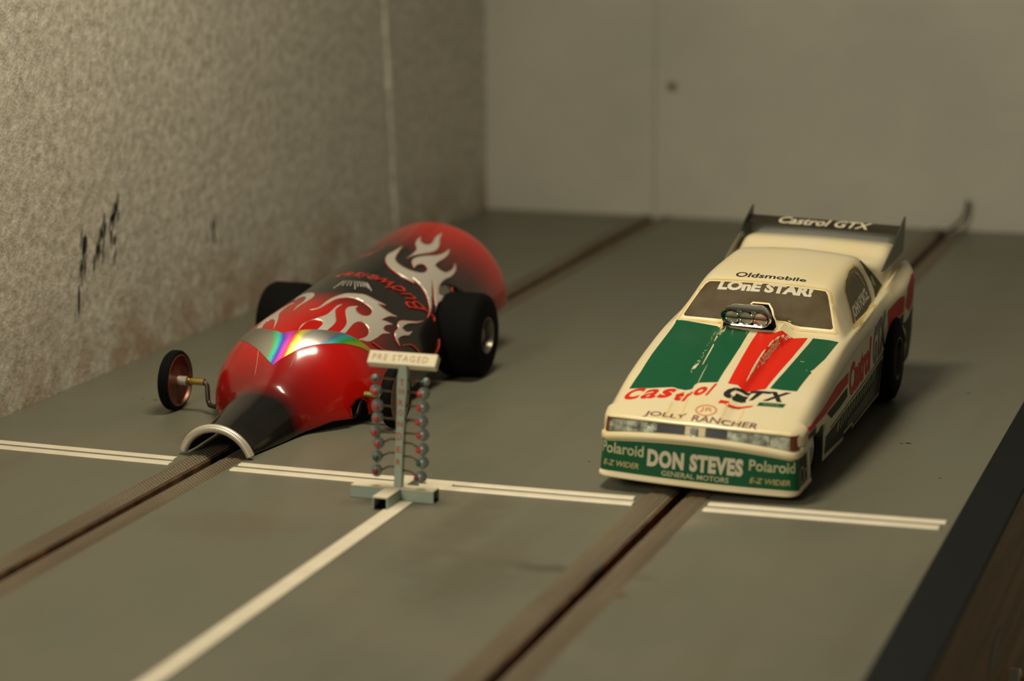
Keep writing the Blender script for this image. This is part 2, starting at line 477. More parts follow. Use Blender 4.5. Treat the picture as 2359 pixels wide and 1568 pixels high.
# braided pick-up strips either side of each groove
m = bpy.data.materials.new('woven_copper_braid'); m.use_nodes = True; g = NG(m); ob = g.tc.outputs['Object']
w1 = g.n('ShaderNodeTexWave', wave_type='BANDS', bands_direction='DIAGONAL'); w1.inputs['Scale'].default_value = 330; w1.inputs['Distortion'].default_value = 1.2; g.l(ob, w1.inputs['Vector'])
w2 = g.n('ShaderNodeTexWave', wave_type='BANDS', bands_direction='DIAGONAL'); w2.inputs['Scale'].default_value = 330; w2.inputs['Distortion'].default_value = 1.2
g.l(g.scale(ob, (-1, 1, 1)), w2.inputs['Vector'])
hh = g.math('MULTIPLY', w1.outputs['Fac'], w2.outputs['Fac'])
base = g.mix(hh, (0.13, 0.105, 0.068), (0.42, 0.355, 0.24))
base = g.mix(g.mapr(g.noise(g.scale(ob, (1, .2, 1)), 60, 4), 0.4, 0.7, 0, 0.65), base, (0.11, 0.075, 0.044))
g.l(base, g.b.inputs['Base Color']); g.b.inputs['Roughness'].default_value = 0.5; g.b.inputs['Metallic'].default_value = 0.5
g.bump(hh, 0.9, 0.0006)
m_braid = m
random.seed(11)
for x0, x1, lab in ((SL - 0.0108, SL - 0.0030, 'woven copper braid left of the groove under the red bottle car'), (SL + 0.0030, SL + 0.0108, 'woven copper braid right of the groove under the red bottle car'),
                    (SR - 0.0116, SR - 0.0030, 'woven copper braid left of the groove under the white car'), (SR + 0.0030, SR + 0.0110, 'woven copper braid right of the groove under the white car')):
    n = 200; v = []; f = []
    rt = x0 > 0
    for i in range(n + 1):
        y = YN + (YF - 0.001 - YN) * i / n
        wob = (0.00035 if rt else 0.00012) * (math.sin(i * 0.37) * math.sin(i * 0.23 + x0 * 50) + random.uniform(-.6, .6))
        for k in range(5):
            t = k / 4; zz = 0.0003 + (0.0005 if k in (1, 3) else (0.0003 if k == 2 else -0.00028))
            v.append((x0 + (x1 - x0) * t + (wob if k in (0, 4) else 0), y, zz))
    for i in range(n):
        for k in range(4): a = 5 * i + k; f.append((a, a + 1, a + 6, a + 5))
    tag(new_obj('copper_braid', v, f, [m_braid]), lab, 'braid', 'copper braids along the grooves')

# black edge strip and the wooden rail under it
m_edge = mat('black_rubber_edge', (0.0065, 0.0080, 0.0080), 0.7, spec=0.15, bump=(60, 0.3, 0.001))
mb = MB(); mb.box(XR + 0.0002, XE, YN, YF - 0.0002, -0.0011, 0.0006, m_edge, 0.0004)
tag(mb.obj('edge_strip', smooth=False), 'black strip along the right edge of the slot track', 'edge strip')
m = bpy.data.materials.new('stained_wood_rail'); m.use_nodes = True; g = NG(m); ob = g.tc.outputs['Object']
gr = g.noise(g.scale(ob, (1, 0.05, 1)), 130, 6, 0.65)
base = g.mix(g.mapr(gr, 0.36, 0.66), (0.17, 0.090, 0.026), (0.36, 0.19, 0.062))
g.l(base, g.b.inputs['Base Color']); g.b.inputs['Roughness'].default_value = 0.5
m_wood = m
m_scrape = mat('grey_paint_scrape', (0.22, 0.25, 0.20), 0.6)
mb = MB(); mb.box(XR + 0.0004, XE - 0.0003, YN, YF - 0.0002, -0.11, -0.0013, m_wood)
for (ys, zs) in [((-0.0235, -0.016, -0.007, 0.006, -0.001, -0.013), (-0.0435, -0.0375, -0.0345, -0.0345, -0.0395, -0.0425))]:
    mb.add([(XE - 0.0001, y, z) for y, z in zip(ys, zs)], [tuple(range(6))], m_scrape)
tag(mb.obj('wooden_rail', smooth=False), 'brown stained wooden beam along the right side of the track, below the black edge', 'beam')
# screw with nut on the beam
nut = thing('threaded_screw', 'brass threaded screw with steel nut sticking out of the brown beam', 'screw', (XE - 0.0003, 0.0365, -0.0640))
mb = MB(); mb.lathe([(0.0, 0.0), (0.0, 0.0044), (0.0034, 0.0044), (0.0040, 0.0036), (0.0040, 0.0)], (0, 0, 0), (1, 0, 0), m_alu, 24)
auto_smooth(mb.obj('nut', nut))
mb = MB(); pr = [(0.0036, 0.0)]
for k in range(26): pr += [(0.0036 + k * 0.0006, 0.0015), (0.0039 + k * 0.0006, 0.0019)]
pr.append((0.0195, 0.0)); mb.lathe(pr, (0, 0, 0), (1, 0, 0), m_brass, 20); mb.obj('thread', nut)
# loose dark wire where the right groove ends
mb = MB(); mb.tube([(0.0870, 0.590, 0.0018), (0.0925, 0.604, 0.0030), (0.0972, 0.612, 0.0070), (0.0995, 0.615, 0.0125), (0.1002, 0.616, 0.0190)], 0.0011, m_steel, 8)
tag(mb.obj('loose_wire'), 'thin dark wire curling up where the right groove meets the far wall', 'wire')

# ================================================================ the car made of half an aluminium bottle
BA = Vector((-0.08959, 0.01711, -0.00275))
BD = Vector((0.0211, 0.9930, 0.1140)).normalized()
BU = BD.cross(Vector((0, 0, 1))).normalized()       # sideways (to the right)
BW = BU.cross(BD).normalized()                      # up
bprof = pchip([-6.5, 0, 10, 25, 34.6, 35.6, 40, 46, 52, 58, 65, 75, 90, 200, 213, 218, 221.5],
              [13.6, 13.7, 14.5, 16.0, 17.7, 18.2, 21.6, 26.4, 30.3, 32.9, 34.4, 35.15, 35.3, 35.2, 34.9, 33.6, 30.5])


def bpt(s, th, off=0.0):
    r = bprof(s) + off; t = math.radians(th)
    return BA + BD * (s * MM) + (BU * math.cos(t) + BW * math.sin(t)) * (r * MM)


bottle = thing('bottle_slot_car', 'red and black slot car made from half an aluminium bottle, in the left lane', 'slot car', (BA.x, 0.07, 0))
# painted aluminium: black neck and middle, red shoulder and tail, airbrushed between
m = bpy.data.materials.new('airbrushed_red_and_black'); m.use_nodes = True; g = NG(m); ob = g.tc.outputs['Object']
dt = g.n('ShaderNodeVectorMath', operation='DOT_PRODUCT'); g.l(ob, dt.inputs[0]); dt.inputs[1].default_value = tuple(BD)
sv = g.math('ADD', dt.outputs['Value'], -BA.dot(BD))       # metres along the bottle
dx = g.n('ShaderNodeVectorMath', operation='DOT_PRODUCT'); g.l(ob, dx.inputs[0]); dx.inputs[1].default_value = tuple(BU)
xv = g.math('ADD', dx.outputs['Value'], -BA.dot(BU))       # metres to the right of the axis
wob = g.math('MULTIPLY', g.math('SUBTRACT', g.noise(ob, 30, 2), 0.5), 0.010)
s2 = g.math('ADD', sv, wob)
cr = g.n('ShaderNodeValToRGB'); g.l(g.math('MULTIPLY', s2, 1 / 0.2215), cr.inputs[0])
e = cr.color_ramp.elements; BLK = (0.006, 0.0055, 0.005, 1); RED = (0.44, 0.004, 0.002, 1)
e[0].position = 0.0; e[0].color = BLK
for p, c in ((0.125, BLK), (0.225, RED), (0.39, RED), (0.47, BLK), (0.76, BLK), (0.93, (0.42, 0.006, 0.004, 1))):
    q = e.new(p); q.color = c
e[-1].position = 1.0; e[-1].color = (0.50, 0.010, 0.006, 1)
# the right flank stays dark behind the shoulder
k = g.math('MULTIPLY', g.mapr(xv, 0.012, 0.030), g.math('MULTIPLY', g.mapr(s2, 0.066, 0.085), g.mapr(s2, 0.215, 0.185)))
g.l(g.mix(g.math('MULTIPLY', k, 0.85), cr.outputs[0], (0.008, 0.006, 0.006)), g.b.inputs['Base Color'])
g.b.inputs['Roughness'].default_value = 0.38; g.b.inputs['Coat Weight'].default_value = 0.9; g.b.inputs['Coat Roughness'].default_value = 0.12
g.b.inputs['Specular IOR Level'].default_value = 0.15
g.b.inputs['Roughness'].default_value = 0.30
m_bottle = m
m_flame = mat('silver_flame', (0.66, 0.62, 0.54), 0.42, metal=0.55, coat=0.2)
m_flred = mat('flame_red_edge', (0.42, 0.03, 0.014), 0.38, coat=0.4)
m_script = mat('red_script', (0.50, 0.018, 0.010), 0.4, coat=0.3)
m_inner = mat('bare_aluminium_inside', (0.20, 0.18, 0.14), 0.5, metal=0.8)
# holographic foil: hue follows the mirror direction
m = bpy.data.materials.new('holographic_foil'); m.use_nodes = True; g = NG(m)
ge = g.n('ShaderNodeNewGeometry'); sp = g.n('ShaderNodeSeparateXYZ'); g.l(g.tc.outputs['Reflection'], sp.inputs[0])
x = g.math('ADD', sp.outputs[0], g.math('MULTIPLY', g.math('SUBTRACT', g.noise(g.tc.outputs['Object'], 70, 2), 0.5), 0.22))
pos = g.math('GREATER_THAN', x, 0.05)
h1 = g.mapr(x, -0.52, -0.14, 0.33, 1.16); h2 = g.mapr(x, 0.22, 0.50, 0.62, 0.0)
hue = g.math('FRACT', g.math('ADD', g.math('MULTIPLY', h2, pos), g.math('MULTIPLY', h1, g.math('SUBTRACT', 1.0, pos))))
m1 = g.mapr(g.math('ABSOLUTE', g.math('ADD', x, 0.30)), 0.17, 0.25, 1, 0)
m2 = g.mapr(g.math('ABSOLUTE', g.math('ADD', x, -0.36)), 0.10, 0.17, 1, 0)
hsv = g.n('ShaderNodeCombineColor', mode='HSV'); g.l(hue, hsv.inputs[0]); hsv.inputs[1].default_value = 0.88; hsv.inputs[2].default_value = 1.0
g.l(g.mix(g.math('MAXIMUM', m1, m2), (0.46, 0.45, 0.40), hsv.outputs[0]), g.b.inputs['Base Color'])
g.b.inputs['Metallic'].default_value = 1.0; g.b.inputs['Roughness'].default_value = 0.36
m_holo = m

# shell
s_st = [-6.5 + i * 1.0 for i in range(12)] + list(np.arange(6, 90, 1.2)) + list(np.arange(90, 214, 1.5)) + [214, 215, 216, 217, 218, 219, 220, 220.8, 221.5]
s_st = sorted(set(round(float(q), 3) for q in s_st))


def cut_lo(s):     # lowest angle kept on the two cut edges
    zt = float(np.interp(s, [-7, 0, 20, 36, 44, 60, 90, 222], [1.3, 0.9, 0.7, 1.6, 3.9, 3.6, 5.0, 21.4])) * MM
    az = BA.z + BD.z * s * MM
    return math.degrees(math.asin(max(-0.5, min(0.6, (zt - az) / (bprof(s) * MM * BW.z)))))


NA = 112; v = []; f = []
RWC = (0.170, 0.018)        # rear axle (y, z) of this car
for s_ in s_st:
    lo = cut_lo(s_)
    for j in range(NA + 1):
        v.append(bpt(s_, lo + (180 - 2 * lo) * j / NA))
for i in range(len(s_st) - 1):
    for j in range(NA):
        q = [i * (NA + 1) + j, i * (NA + 1) + j + 1, (i + 1) * (NA + 1) + j + 1, (i + 1) * (NA + 1) + j]
        c = sum((v[k] for k in q), Vector()) / 4
        side = abs((c - BA).dot(BU))
        if side > 0.026 and math.hypot(c.y - RWC[0], c.z - RWC[1]) < 0.0205: continue           # rear wheel openings
        if side > 0.012 and math.hypot(c.y - 0.0715, c.z - 0.0060) < 0.0046: continue            # notches for the front axle
        f.append(q)
# tail dome
tail0 = len(v); k0 = (len(s_st) - 1) * (NA + 1)
for d, r in ((222.4, 28.5), (221.8, 27), (219, 24), (216, 16), (215, 8)):
    for j in range(NA + 1):
        t = math.radians(cut_lo(222) + (180 - 2 * cut_lo(222)) * j / NA)
        v.append(BA + BD * (d * MM) + (BU * math.cos(t) + BW * math.sin(t)) * (r * MM))
rows = [k0] + [tail0 + i * (NA + 1) for i in range(5)]
for i in range(5):
    for j in range(NA): f.append([rows[i] + j, rows[i] + j + 1, rows[i + 1] + j + 1, rows[i + 1] + j])
mbB = MB(); mbB.add(v, f, m_bottle); mbB.mi(m_inner)


# flames and lettering of the bottle, in (mm along the bottle, degrees round it)
def bmap(off): return lambda a, b: bpt(a, b / 1.6, off)     # b = degrees * 1.6 so both axes are about a millimetre wide


BOT = {
    'flames': [[(160.0,73.2,1),(167.4,73.2),(174.2,74.6),(179.8,79.3),(185.5,81.7),(190.6,82.3,1),(185.6,79.5),(182.4,75.0),(183.5,71.6),(187.5,71.0),(194.5,73.3),(202.4,73.3,1),(194.3,70.0),(188.1,66.1),(182.1,64.4),(176.8,65.5),(170.9,69.1),(165.6,72.0)],[(172.8,84.6,1),(165.0,85.2),(158.2,86.1),(150.9,82.8),(144.9,76.6),(141.5,69.0),(140.7,61.4),(141.7,53.7,1),(144.5,57.6,1),(143.9,50.2),(142.3,43.7),(138.9,37.3),(135.9,33.1),(130.4,29.6,1),(137.0,32.5),(143.7,38.5),(149.4,43.6),(156.1,48.6,1),(150.5,42.9),(145.5,37.5),(142.1,32.0,1),(146.2,33.1),(151.8,32.4),(159.2,28.3,1),(156.9,32.0),(152.7,34.8),(151.0,37.3),(153.3,40.1),(157.0,42.2),(162.7,43.1),(169.9,42.0),(177.0,43.3),(181.4,47.6,1),(175.8,45.3),(169.0,46.1),(166.8,49.9),(166.9,54.1),(168.6,55.5),(172.2,55.8),(177.9,55.3),(184.5,56.0),(189.1,58.4,1),(182.3,58.5),(176.3,60.3),(170.3,64.9),(165.2,68.0),(160.9,68.8),(157.2,66.9),(154.0,63.1,1),(157.5,63.5),(160.9,62.0),(161.9,59.1),(159.4,55.9),(154.9,55.6),(151.8,58.4),(149.5,64.5),(150.4,72.5),(154.8,78.3),(163.0,81.8)],[(78.3,87.3,1),(82.5,83.6),(92.1,83.9),(98.4,82.4),(103.7,79.4),(106.5,74.5),(109.1,68.4),(109.4,61.3),(110.8,53.1,1),(108.1,57.9,1),(107.3,53.9),(108.2,47.2),(110.4,42.5,1),(105.7,46.2),(98.6,47.6,1),(100.8,44.5),(103.2,40.4,1),(98.8,42.7),(96.0,42.4),(94.8,40.1),(97.0,36.6,1),(91.5,39.7),(85.6,40.0),(78.8,41.4),(74.9,46.1,1),(80.8,44.7),(85.1,46.6),(87.2,51.3),(86.0,55.3),(81.9,56.8),(76.2,55.9),(71.1,55.1,1),(69.8,58.0,1),(74.8,58.5),(79.0,60.1),(83.1,63.8),(87.9,67.9),(92.3,68.5),(96.6,65.0,1),(93.6,64.5),(91.6,61.7),(91.5,57.8),(94.1,55.0),(98.2,55.2),(100.7,57.9),(101.8,63.0),(102.0,70.3),(100.0,75.9),(95.3,80.2),(88.4,81.5),(81.2,82.7)],[(58.8,80.3,1),(63.6,81.2),(67.7,79.3),(72.8,76.4),(77.8,74.2),(83.8,74.4),(89.2,74.9),(92.4,73.4,1),(88.4,73.5),(84.8,73.0),(79.8,69.2),(76.3,66.1),(72.4,64.8),(68.0,64.7),(64.9,64.8,1),(62.5,70.0,1),(65.7,69.9),(69.0,70.4),(70.7,73.0),(69.7,77.4),(66.3,79.9),(61.5,80.3)],[(100.7,100.2),(96.2,97.2),(90.7,96.9),(84.3,97.8),(76.9,97.5,1),(82.7,99.4),(88.8,99.6),(95.4,102.4),(99.2,107.3),(99.1,111.2),(96.4,111.9),(101.0,115.1),(105.8,114.1),(105.0,109.3),(103.0,103.9)],[(90.3,107.4,1),(88.5,109.2),(84.2,109.5),(76.7,107.7),(70.5,103.7),(64.1,100.1),(58.3,98.5,1),(64.5,101.9),(68.0,105.3),(69.6,109.0),(67.4,111.2),(61.9,110.5,1),(63.1,115.7,1),(69.5,117.7),(76.5,118.0),(81.4,115.7),(87.1,114.2),(90.5,111.2)],[(126.4,29.5,1),(120.0,31.2),(113.8,34.4),(109.0,35.3),(107.1,34.0),(108.5,30.5),(112.8,28.9,1),(108.5,28.2),(103.4,30.6),(99.2,30.7),(97.3,26.0,1),(97.4,30.9),(99.5,35.3),(104.2,36.3),(105.9,38.7),(109.5,39.1),(114.9,35.6),(120.5,31.9)]],
    'strokes': [([(100.0,25.3),(106.6,22.1),(110.0,16.9),(111.5,11.8)],0.55),([(132.8,12.4),(130.5,7.7),(125.0,4.7)],0.5),([(164.1,35.9),(161.9,32.1),(159.9,28.4)],0.45),([(80.4,39.4),(83.8,31.5),(89.3,26.1)],0.45),([(160.3,110.0),(163.0,101.1),(174.1,99.6)],0.45)],
    'rays': [((118.1,91.4),(108.3,91.4),0.34),((118.9,90.6),(111.8,91.1),0.34),((119.4,89.3),(112.6,88.2),0.34),((119.8,87.6),(113.3,85.3),0.34),((119.7,86.0),(113.7,83.0),0.34),((120.0,84.3),(111.2,77.9),0.34),((120.2,82.6),(114.6,78.2),0.34),((120.4,81.2),(115.6,76.4),0.34),((120.8,79.6),(116.2,74.9),0.34),((121.1,78.3),(116.7,73.6),0.34),((121.2,76.8),(116.3,71.4),0.34),((120.9,75.7),(115.2,68.5),0.34)],
    'label': [(62.1,129.8),(65.6,128.0),(64.3,118.7),(59.9,106.4),(57.3,95.9),(55.9,89.8,1),(57.7,84.7),(60.4,77.1),(64.0,68.9),(68.1,60.8),(71.5,53.3),(74.5,44.6),(77.3,32.0,1),(74.3,35.6),(71.1,41.8),(66.5,48.4),(61.6,54.5),(57.2,60.5),(52.2,69.1),(47.8,75.9),(44.7,81.5),(42.4,85.6,1),(44.8,95.0),(48.3,104.3),(52.1,113.3),(57.8,124.0)],
    'seams': [[(48.2,104.7),(43.3,103.3),(39.0,103.3)],[(49.7,72.2),(46.4,70.2),(43.3,69.1)]],
}
for loop in BOT.get('flames', []):
    L = smooth_loop([(p[0], p[1] * 1.6) + tuple(p[2:]) for p in loop], 5)
    wrap(mbB, ribbon_flat(L, 0.40), bmap(0.07), m_flred, 2.0)
    wrap(mbB, poly_flat(L), bmap(0.10), m_flame, 2.0)
for loop in BOT.get('islands', []):      # red or dark eyes inside the silver
    L = smooth_loop([(p[0], p[1] * 1.6) + tuple(p[2:]) for p in loop], 5)
    wrap(mbB, ribbon_flat(L, 0.45), bmap(0.12), m_flred, 2.0)
    wrap(mbB, poly_flat(L), bmap(0.14), m_bottle, 2.0)
for loop, w in BOT.get('strokes', []):
    L = [(p[0], p[1] * 1.6) for p in loop]
    S = []
    for i in range(len(L) - 1):
        p0 = L[max(i - 1, 0)]; p1 = L[i]; p2 = L[i + 1]; p3 = L[min(i + 2, len(L) - 1)]
        for k in range(5):
            t = k / 5; S.append(tuple(0.5 * ((2 * p1[c]) + (p2[c] - p0[c]) * t + (2 * p0[c] - 5 * p1[c] + 4 * p2[c] - p3[c]) * t * t + (3 * p1[c] - p0[c] - 3 * p2[c] + p3[c]) * t ** 3) for c in (0, 1)))
    S.append(L[-1])
    wrap(mbB, ribbon_flat(S, w, False), bmap(0.12), m_script if w < 0.42 else m_flred, 2.0)
for a, b, w in BOT.get('rays', []):
    wrap(mbB, ribbon_flat([(a[0], a[1] * 1.6), (b[0], b[1] * 1.6)], w, False), bmap(0.10), m_flame, 2.0)
tv, tf = text_flat('Budweiser', -0.014, 0.45)
qm = quad_map([(133.0, 34 * 1.6), (130.6, 108 * 1.6), (125.5, 104 * 1.6), (122.5, 38 * 1.6)])
wrap(mbB, ([tuple(qm(*q)) for q in tv], tf), bmap(0.12), m_script, 2.0)
wrap(mbB, ribbon_flat(smooth_loop([(131, 60, 1), (134, 52), (136, 44), (134.5, 39, 1), (135, 44), (133, 52)], 4), 0.2), bmap(0.12), m_script, 2.0)
for loop in BOT.get('seams', []):
    wrap(mbB, ribbon_flat([(p[0], p[1] * 1.6) for p in loop], 0.16, False), bmap(0.05), m_white, 2.0)
shell = mbB.obj('bottle_shell', None)
auto_smooth(shell, 40)
sol = shell.modifiers.new('thickness', 'SOLIDIFY'); sol.thickness = 0.0004; sol.offset = -1; sol.material_offset = 0
shell['label'] = 'half bottle body, airbrushed red and black with silver flames'


def adopt(o, parent):     # parent without moving
    bpy.context.view_layer.update()
    o.parent = parent; o.matrix_parent_inverse = parent.matrix_world.inverted()
    return o


bpy.context.view_layer.update()
adopt(shell, bottle)
if 'label' in BOT:
    mbl = MB(); L = smooth_loop([(p[0], p[1] * 1.6) + tuple(p[2:]) for p in BOT['label']], 5)
    wrap(mbl, poly_flat(L), bmap(0.16), m_holo, 1.5)
    lb = mbl.obj('neck_label'); lb['label'] = 'silver holographic foil label with a point'; adopt(lb, bottle)
# rolled lip at the mouth
mbl = MB()
pts = []; CC = BA + BD * (-6.0 * MM)
for i in range(61):
    t = math.radians(18.5 + 143 * i / 60); pts.append(CC + (BU * math.cos(t) + BW * math.sin(t)) * (14.6 * MM))
rr = [(1.62 + (0.07 if i % 2 else 0)) * MM for i in range(61)]
P2 = []; R2 = []
for i in range(60):
    for k in range(3):
        P2.append(pts[i].lerp(pts[i + 1], k / 3)); R2.append((1.66, 1.60, 1.66)[k] * MM)
mbl.tube(P2, R2, m_alu, 16); lip = mbl.obj('lip'); lip['label'] = 'rolled bare aluminium lip at the mouth'; adopt(lip, bottle)
MATS['brushed_aluminium'].node_tree.nodes['Principled BSDF'].inputs['Base Color'].default_value = (0.70, 0.66, 0.56, 1)
MATS['brushed_aluminium'].node_tree.nodes['Principled BSDF'].inputs['Metallic'].default_value = 0.6

# wheels
def disc_wheel(x, y, z, R, w, side, parent, name='front_wheel'):
    """thin dished metal disc with a rubber ring; side=+1 when the hub faces +x"""
    tyre = MB()
    pr = [(-w / 2, R * 0.86), (-w / 2, R * 0.95), (-w * 0.3, R), (w * 0.3, R), (w / 2, R * 0.95), (w / 2, R * 0.86), (0, R * 0.82), (-w / 2, R * 0.86)]
    tyre.lathe(pr, (x, y, z), (1, 0, 0), m_rubber, 64); t = tyre.obj('tyre'); auto_smooth(t); adopt(t, parent); t.name = name
    d = MB(); s = side
    pr = [(s * w * 0.50, R * 0.87), (s * w * 0.55, R * 0.84), (s * w * 0.30, R * 0.80), (s * w * 0.18, R * 0.45), (s * w * 0.40, R * 0.22), (s * w * 0.40, 0.0)]
    d.lathe(pr, (x, y, z), (1, 0, 0), m_copper, 64)
    pr = [(-s * w * 0.50, R * 0.87), (-s * w * 0.45, R * 0.82), (-s * w * 0.3, R * 0.5), (-s * w * 0.45, 0.0)]
    d.lathe(pr, (x, y, z), (1, 0, 0), m_copper, 64)
    o = d.obj('wheel_disc'); auto_smooth(o); adopt(o, t); o['label'] = 'copper-coloured metal disc'
    h = MB(); h.lathe([(s * w * 0.3, 0), (s * w * 0.3, 0.0019), (s * (w * 0.3 + 0.0042), 0.0019), (s * (w * 0.3 + 0.0042), 0)], (x, y, z), (1, 0, 0), m_alu, 24)
    o = h.obj('hub'); auto_smooth(o); adopt(o, t); o['label'] = 'short aluminium hub'
    return t


FY, FZ = 0.0745, 0.0122
for sx, side in ((-0.1388, 1), (-0.0430, -1)):
    t = disc_wheel(sx, FY, FZ, 0.0122, 0.0042, side, bottle)
    ax = MB(); x1 = sx + side * 0.0058
    ax.lathe([(0, 0), (0, 0.0014), (side * 0.0072, 0.0014), (side * 0.0072, 0)], (x1, FY, FZ), (1, 0, 0), m_brass, 20)
    ax.lathe([(0, 0), (0, 0.0020), (side * 0.0007, 0.0020), (side * 0.0007, 0)], (x1, FY, FZ), (1, 0, 0), m_brass, 20)
    o = ax.obj('axle_sleeve'); auto_smooth(o); adopt(o, bottle); o['label'] = 'brass tube on the front axle'
    x2 = x1 + side * 0.0060
    ax = MB(); ax.tube([(x2, FY, FZ), (x2 + side * 0.0012, FY, FZ), (x2 + side * 0.0024, FY, FZ - 0.0012), (x2 + side * 0.0030, FY - 0.001, FZ - 0.0040), (x2 + side * 0.0036, FY - 0.002, FZ - 0.0070), (x2 + side * 0.0048, FY - 0.003, FZ - 0.0086), (x2 + side * 0.0075, FY - 0.004, FZ - 0.0088), (x2 + side * 0.020, FY - 0.004, FZ - 0.0088)], 0.0010, m_steel, 10)
    adopt(ax.obj('front_axle'), bottle)


def fat_wheel(x0, x1, y, z, R, parent, rimR, outer, rimm, name='rear_wheel'):
    """wide tyre; outer=+1 when the outside face is at x1"""
    t = MB(); w = x1 - x0
    pr = [(0, rimR), (0, R * 0.80), (w * 0.05, R * 0.94), (w * 0.16, R), (w * 0.84, R), (w * 0.95, R * 0.94), (w, R * 0.80), (w, rimR), (w * 0.75, rimR * 0.97), (w * 0.25, rimR * 0.97), (0, rimR)]
    t.lathe(pr, (x0, y, z), (1, 0, 0), m_rubber, 72); o = t.obj(name); auto_smooth(o, 50); adopt(o, parent)
    xo = x1 if outer > 0 else x0
    d = MB(); q = -outer
    d.lathe([(0, rimR * 1.0), (0, rimR * 0.93), (q * 0.0015, rimR * 0.86), (q * 0.0045, rimR * 0.80), (q * 0.0045, rimR * 0.40), (q * 0.0020, rimR * 0.34), (q * 0.0012, 0)], (xo - q * 0.0001, y, z), (1, 0, 0), rimm, 48)
    r = d.obj('rim'); auto_smooth(r); adopt(r, o); r['label'] = 'metal rim'
    return o


m_rim = mat('dull_rim', (0.22, 0.20, 0.17), 0.35, metal=0.8)
fat_wheel(-0.0585, -0.0385, RWC[0], RWC[1], 0.0180, bottle, 0.0078, 1, m_rim)
fat_wheel(-0.1405, -0.1205, RWC[0], RWC[1], 0.0180, bottle, 0.0088, -1, m_alu)
# running gear under the shell
c = MB(); c.box(-0.0930, -0.0850, 0.040, 0.150, 0.0030, 0.0042, m_chassis, 0.0002); c.box(-0.108, -0.070, 0.125, 0.160, 0.0030, 0.0044, m_chassis, 0.0003)
c.box(-0.0615, -0.0600, 0.086, 0.150, 0.0030, 0.0060, m_steel, 0.0003); c.box(-0.0665, -0.0600, 0.122, 0.136, 0.0040, 0.0135, m_alu, 0.0006)
c.tube([(-0.094, 0.07, 0.0050), (-0.080, 0.066, 0.0034), (-0.067, 0.070, 0.0034)], 0.0009, m_steel)
adopt(c.obj('chassis', smooth=False), bottle)
c = MB(); c.lathe([(0, 0), (0, 0.0085), (0.026, 0.0085), (0.026, 0)], (-0.104, 0.140, 0.0135), (1, 0, 0), m_alu, 32); adopt(auto_smooth(c.obj('motor')), bottle)
c = MB(); c.lathe([(0, 0), (0, 0.0015), (0.084, 0.0015), (0.084, 0)], (-0.1315, RWC[0], RWC[1]), (1, 0, 0), m_steel, 16)
c.lathe([(0, 0), (0, 0.011), (0.0016, 0.011), (0.0016, 0)], (-0.0690, RWC[0], RWC[1]), (1, 0, 0), m_brass, 40); adopt(auto_smooth(c.obj('rear_axle')), bottle)
c = MB(); c.box(-0.0899, -0.0881, 0.022, 0.046, -0.0072, 0.0030, m_hole, 0.0002); adopt(c.obj('guide_blade', smooth=False), bottle)
c = MB(); c.tube([(-0.0560, 0.083, 0.0016), (-0.0530, 0.081, 0.0008), (-0.0500, 0.082, 0.0007), (-0.0478, 0.086, 0.0008), (-0.0470, 0.092, 0.0010), (-0.0478, 0.099, 0.0016), (-0.0500, 0.108, 0.0028), (-0.0540, 0.118, 0.0045), (-0.0600, 0.126, 0.0065)], 0.0006, m_steel, 8)
adopt(c.obj('lead_wire'), bottle)

# ================================================================ the miniature starting-light tree
TX, TY = -0.0043, -0.0233
tree = thing('starting_light_tree', 'tiny hand-made drag strip starting light tree on a cross-shaped base', 'starting lights', (TX, TY, 0))
m_ltop = mat('cream_paint', (0.66, 0.60, 0.44), 0.5)
m_bulb = mat('smoky_glass', (0.16, 0.19, 0.18), 0.22, coat=0.5)
m_lred = mat('red_lens', (0.42, 0.035, 0.015), 0.35)
m_ldred = mat('dark_red_lens', (0.20, 0.012, 0.018), 0.35)
m_lgreen = mat('dark_green_lens', (0.012, 0.075, 0.050), 0.3)
m_wire = mat('brown_wire', (0.085, 0.042, 0.020), 0.5)
c = MB(); h = 0.0042; w = 0.0028; t = 0.0005; A0 = 0.0150


def square_tube(c, x0, x1, y0, y1, along, m, mtop):
    # hollow square tube lying on the track
    if along == 'x':
        c.box(x0, x1, y0, y0 + t, 0.0001, h, m); c.box(x0, x1, y1 - t, y1, 0.0001, h, m); c.box(x0, x1, y0 + t, y1 - t, 0.0001, t, m_hole); c.box(x0, x1, y0, y1, h - 0.0002, h + 0.0003, mtop, 0.0001)
        c.box((x0 + x1) / 2 - 0.002, (x0 + x1) / 2 + 0.002, y0 + t, y1 - t, t, h - t, m_hole)
    else:
        c.box(x0, x0 + t, y0, y1, 0.0001, h, m); c.box(x1 - t, x1, y0, y1, 0.0001, h, m); c.box(x0 + t, x1 - t, y0, y1, 0.0001, t, m_hole); c.box(x0, x1, y0, y1, h - 0.0002, h + 0.0003, mtop, 0.0001)
        c.box(x0 + t, x1 - t, (y0 + y1) / 2 - 0.002, (y0 + y1) / 2 + 0.002, t, h - t, m_hole)


for nm, lab, a in (('base_arm', 'left arm of the base', (TX - A0 - .001, TX - w, TY - w, TY + w, 'x')), ('base_arm', 'right arm of the base', (TX + w, TX + A0, TY - w, TY + w, 'x')),
                   ('base_arm', 'front arm of the base, open black end', (TX - w, TX + w, TY - A0, TY + w, 'y')), ('base_arm', 'rear arm of the base', (TX - w, TX + w, TY + w, TY + A0, 'y'))):
    c = MB(); square_tube(c, *a, m_greypaint, m_ltop); o = adopt(c.obj(nm, smooth=False), tree); o['label'] = lab


def pole_x(z): return TX + 0.0010 + (z - 0.004) * 0.062      # it leans a little to the right


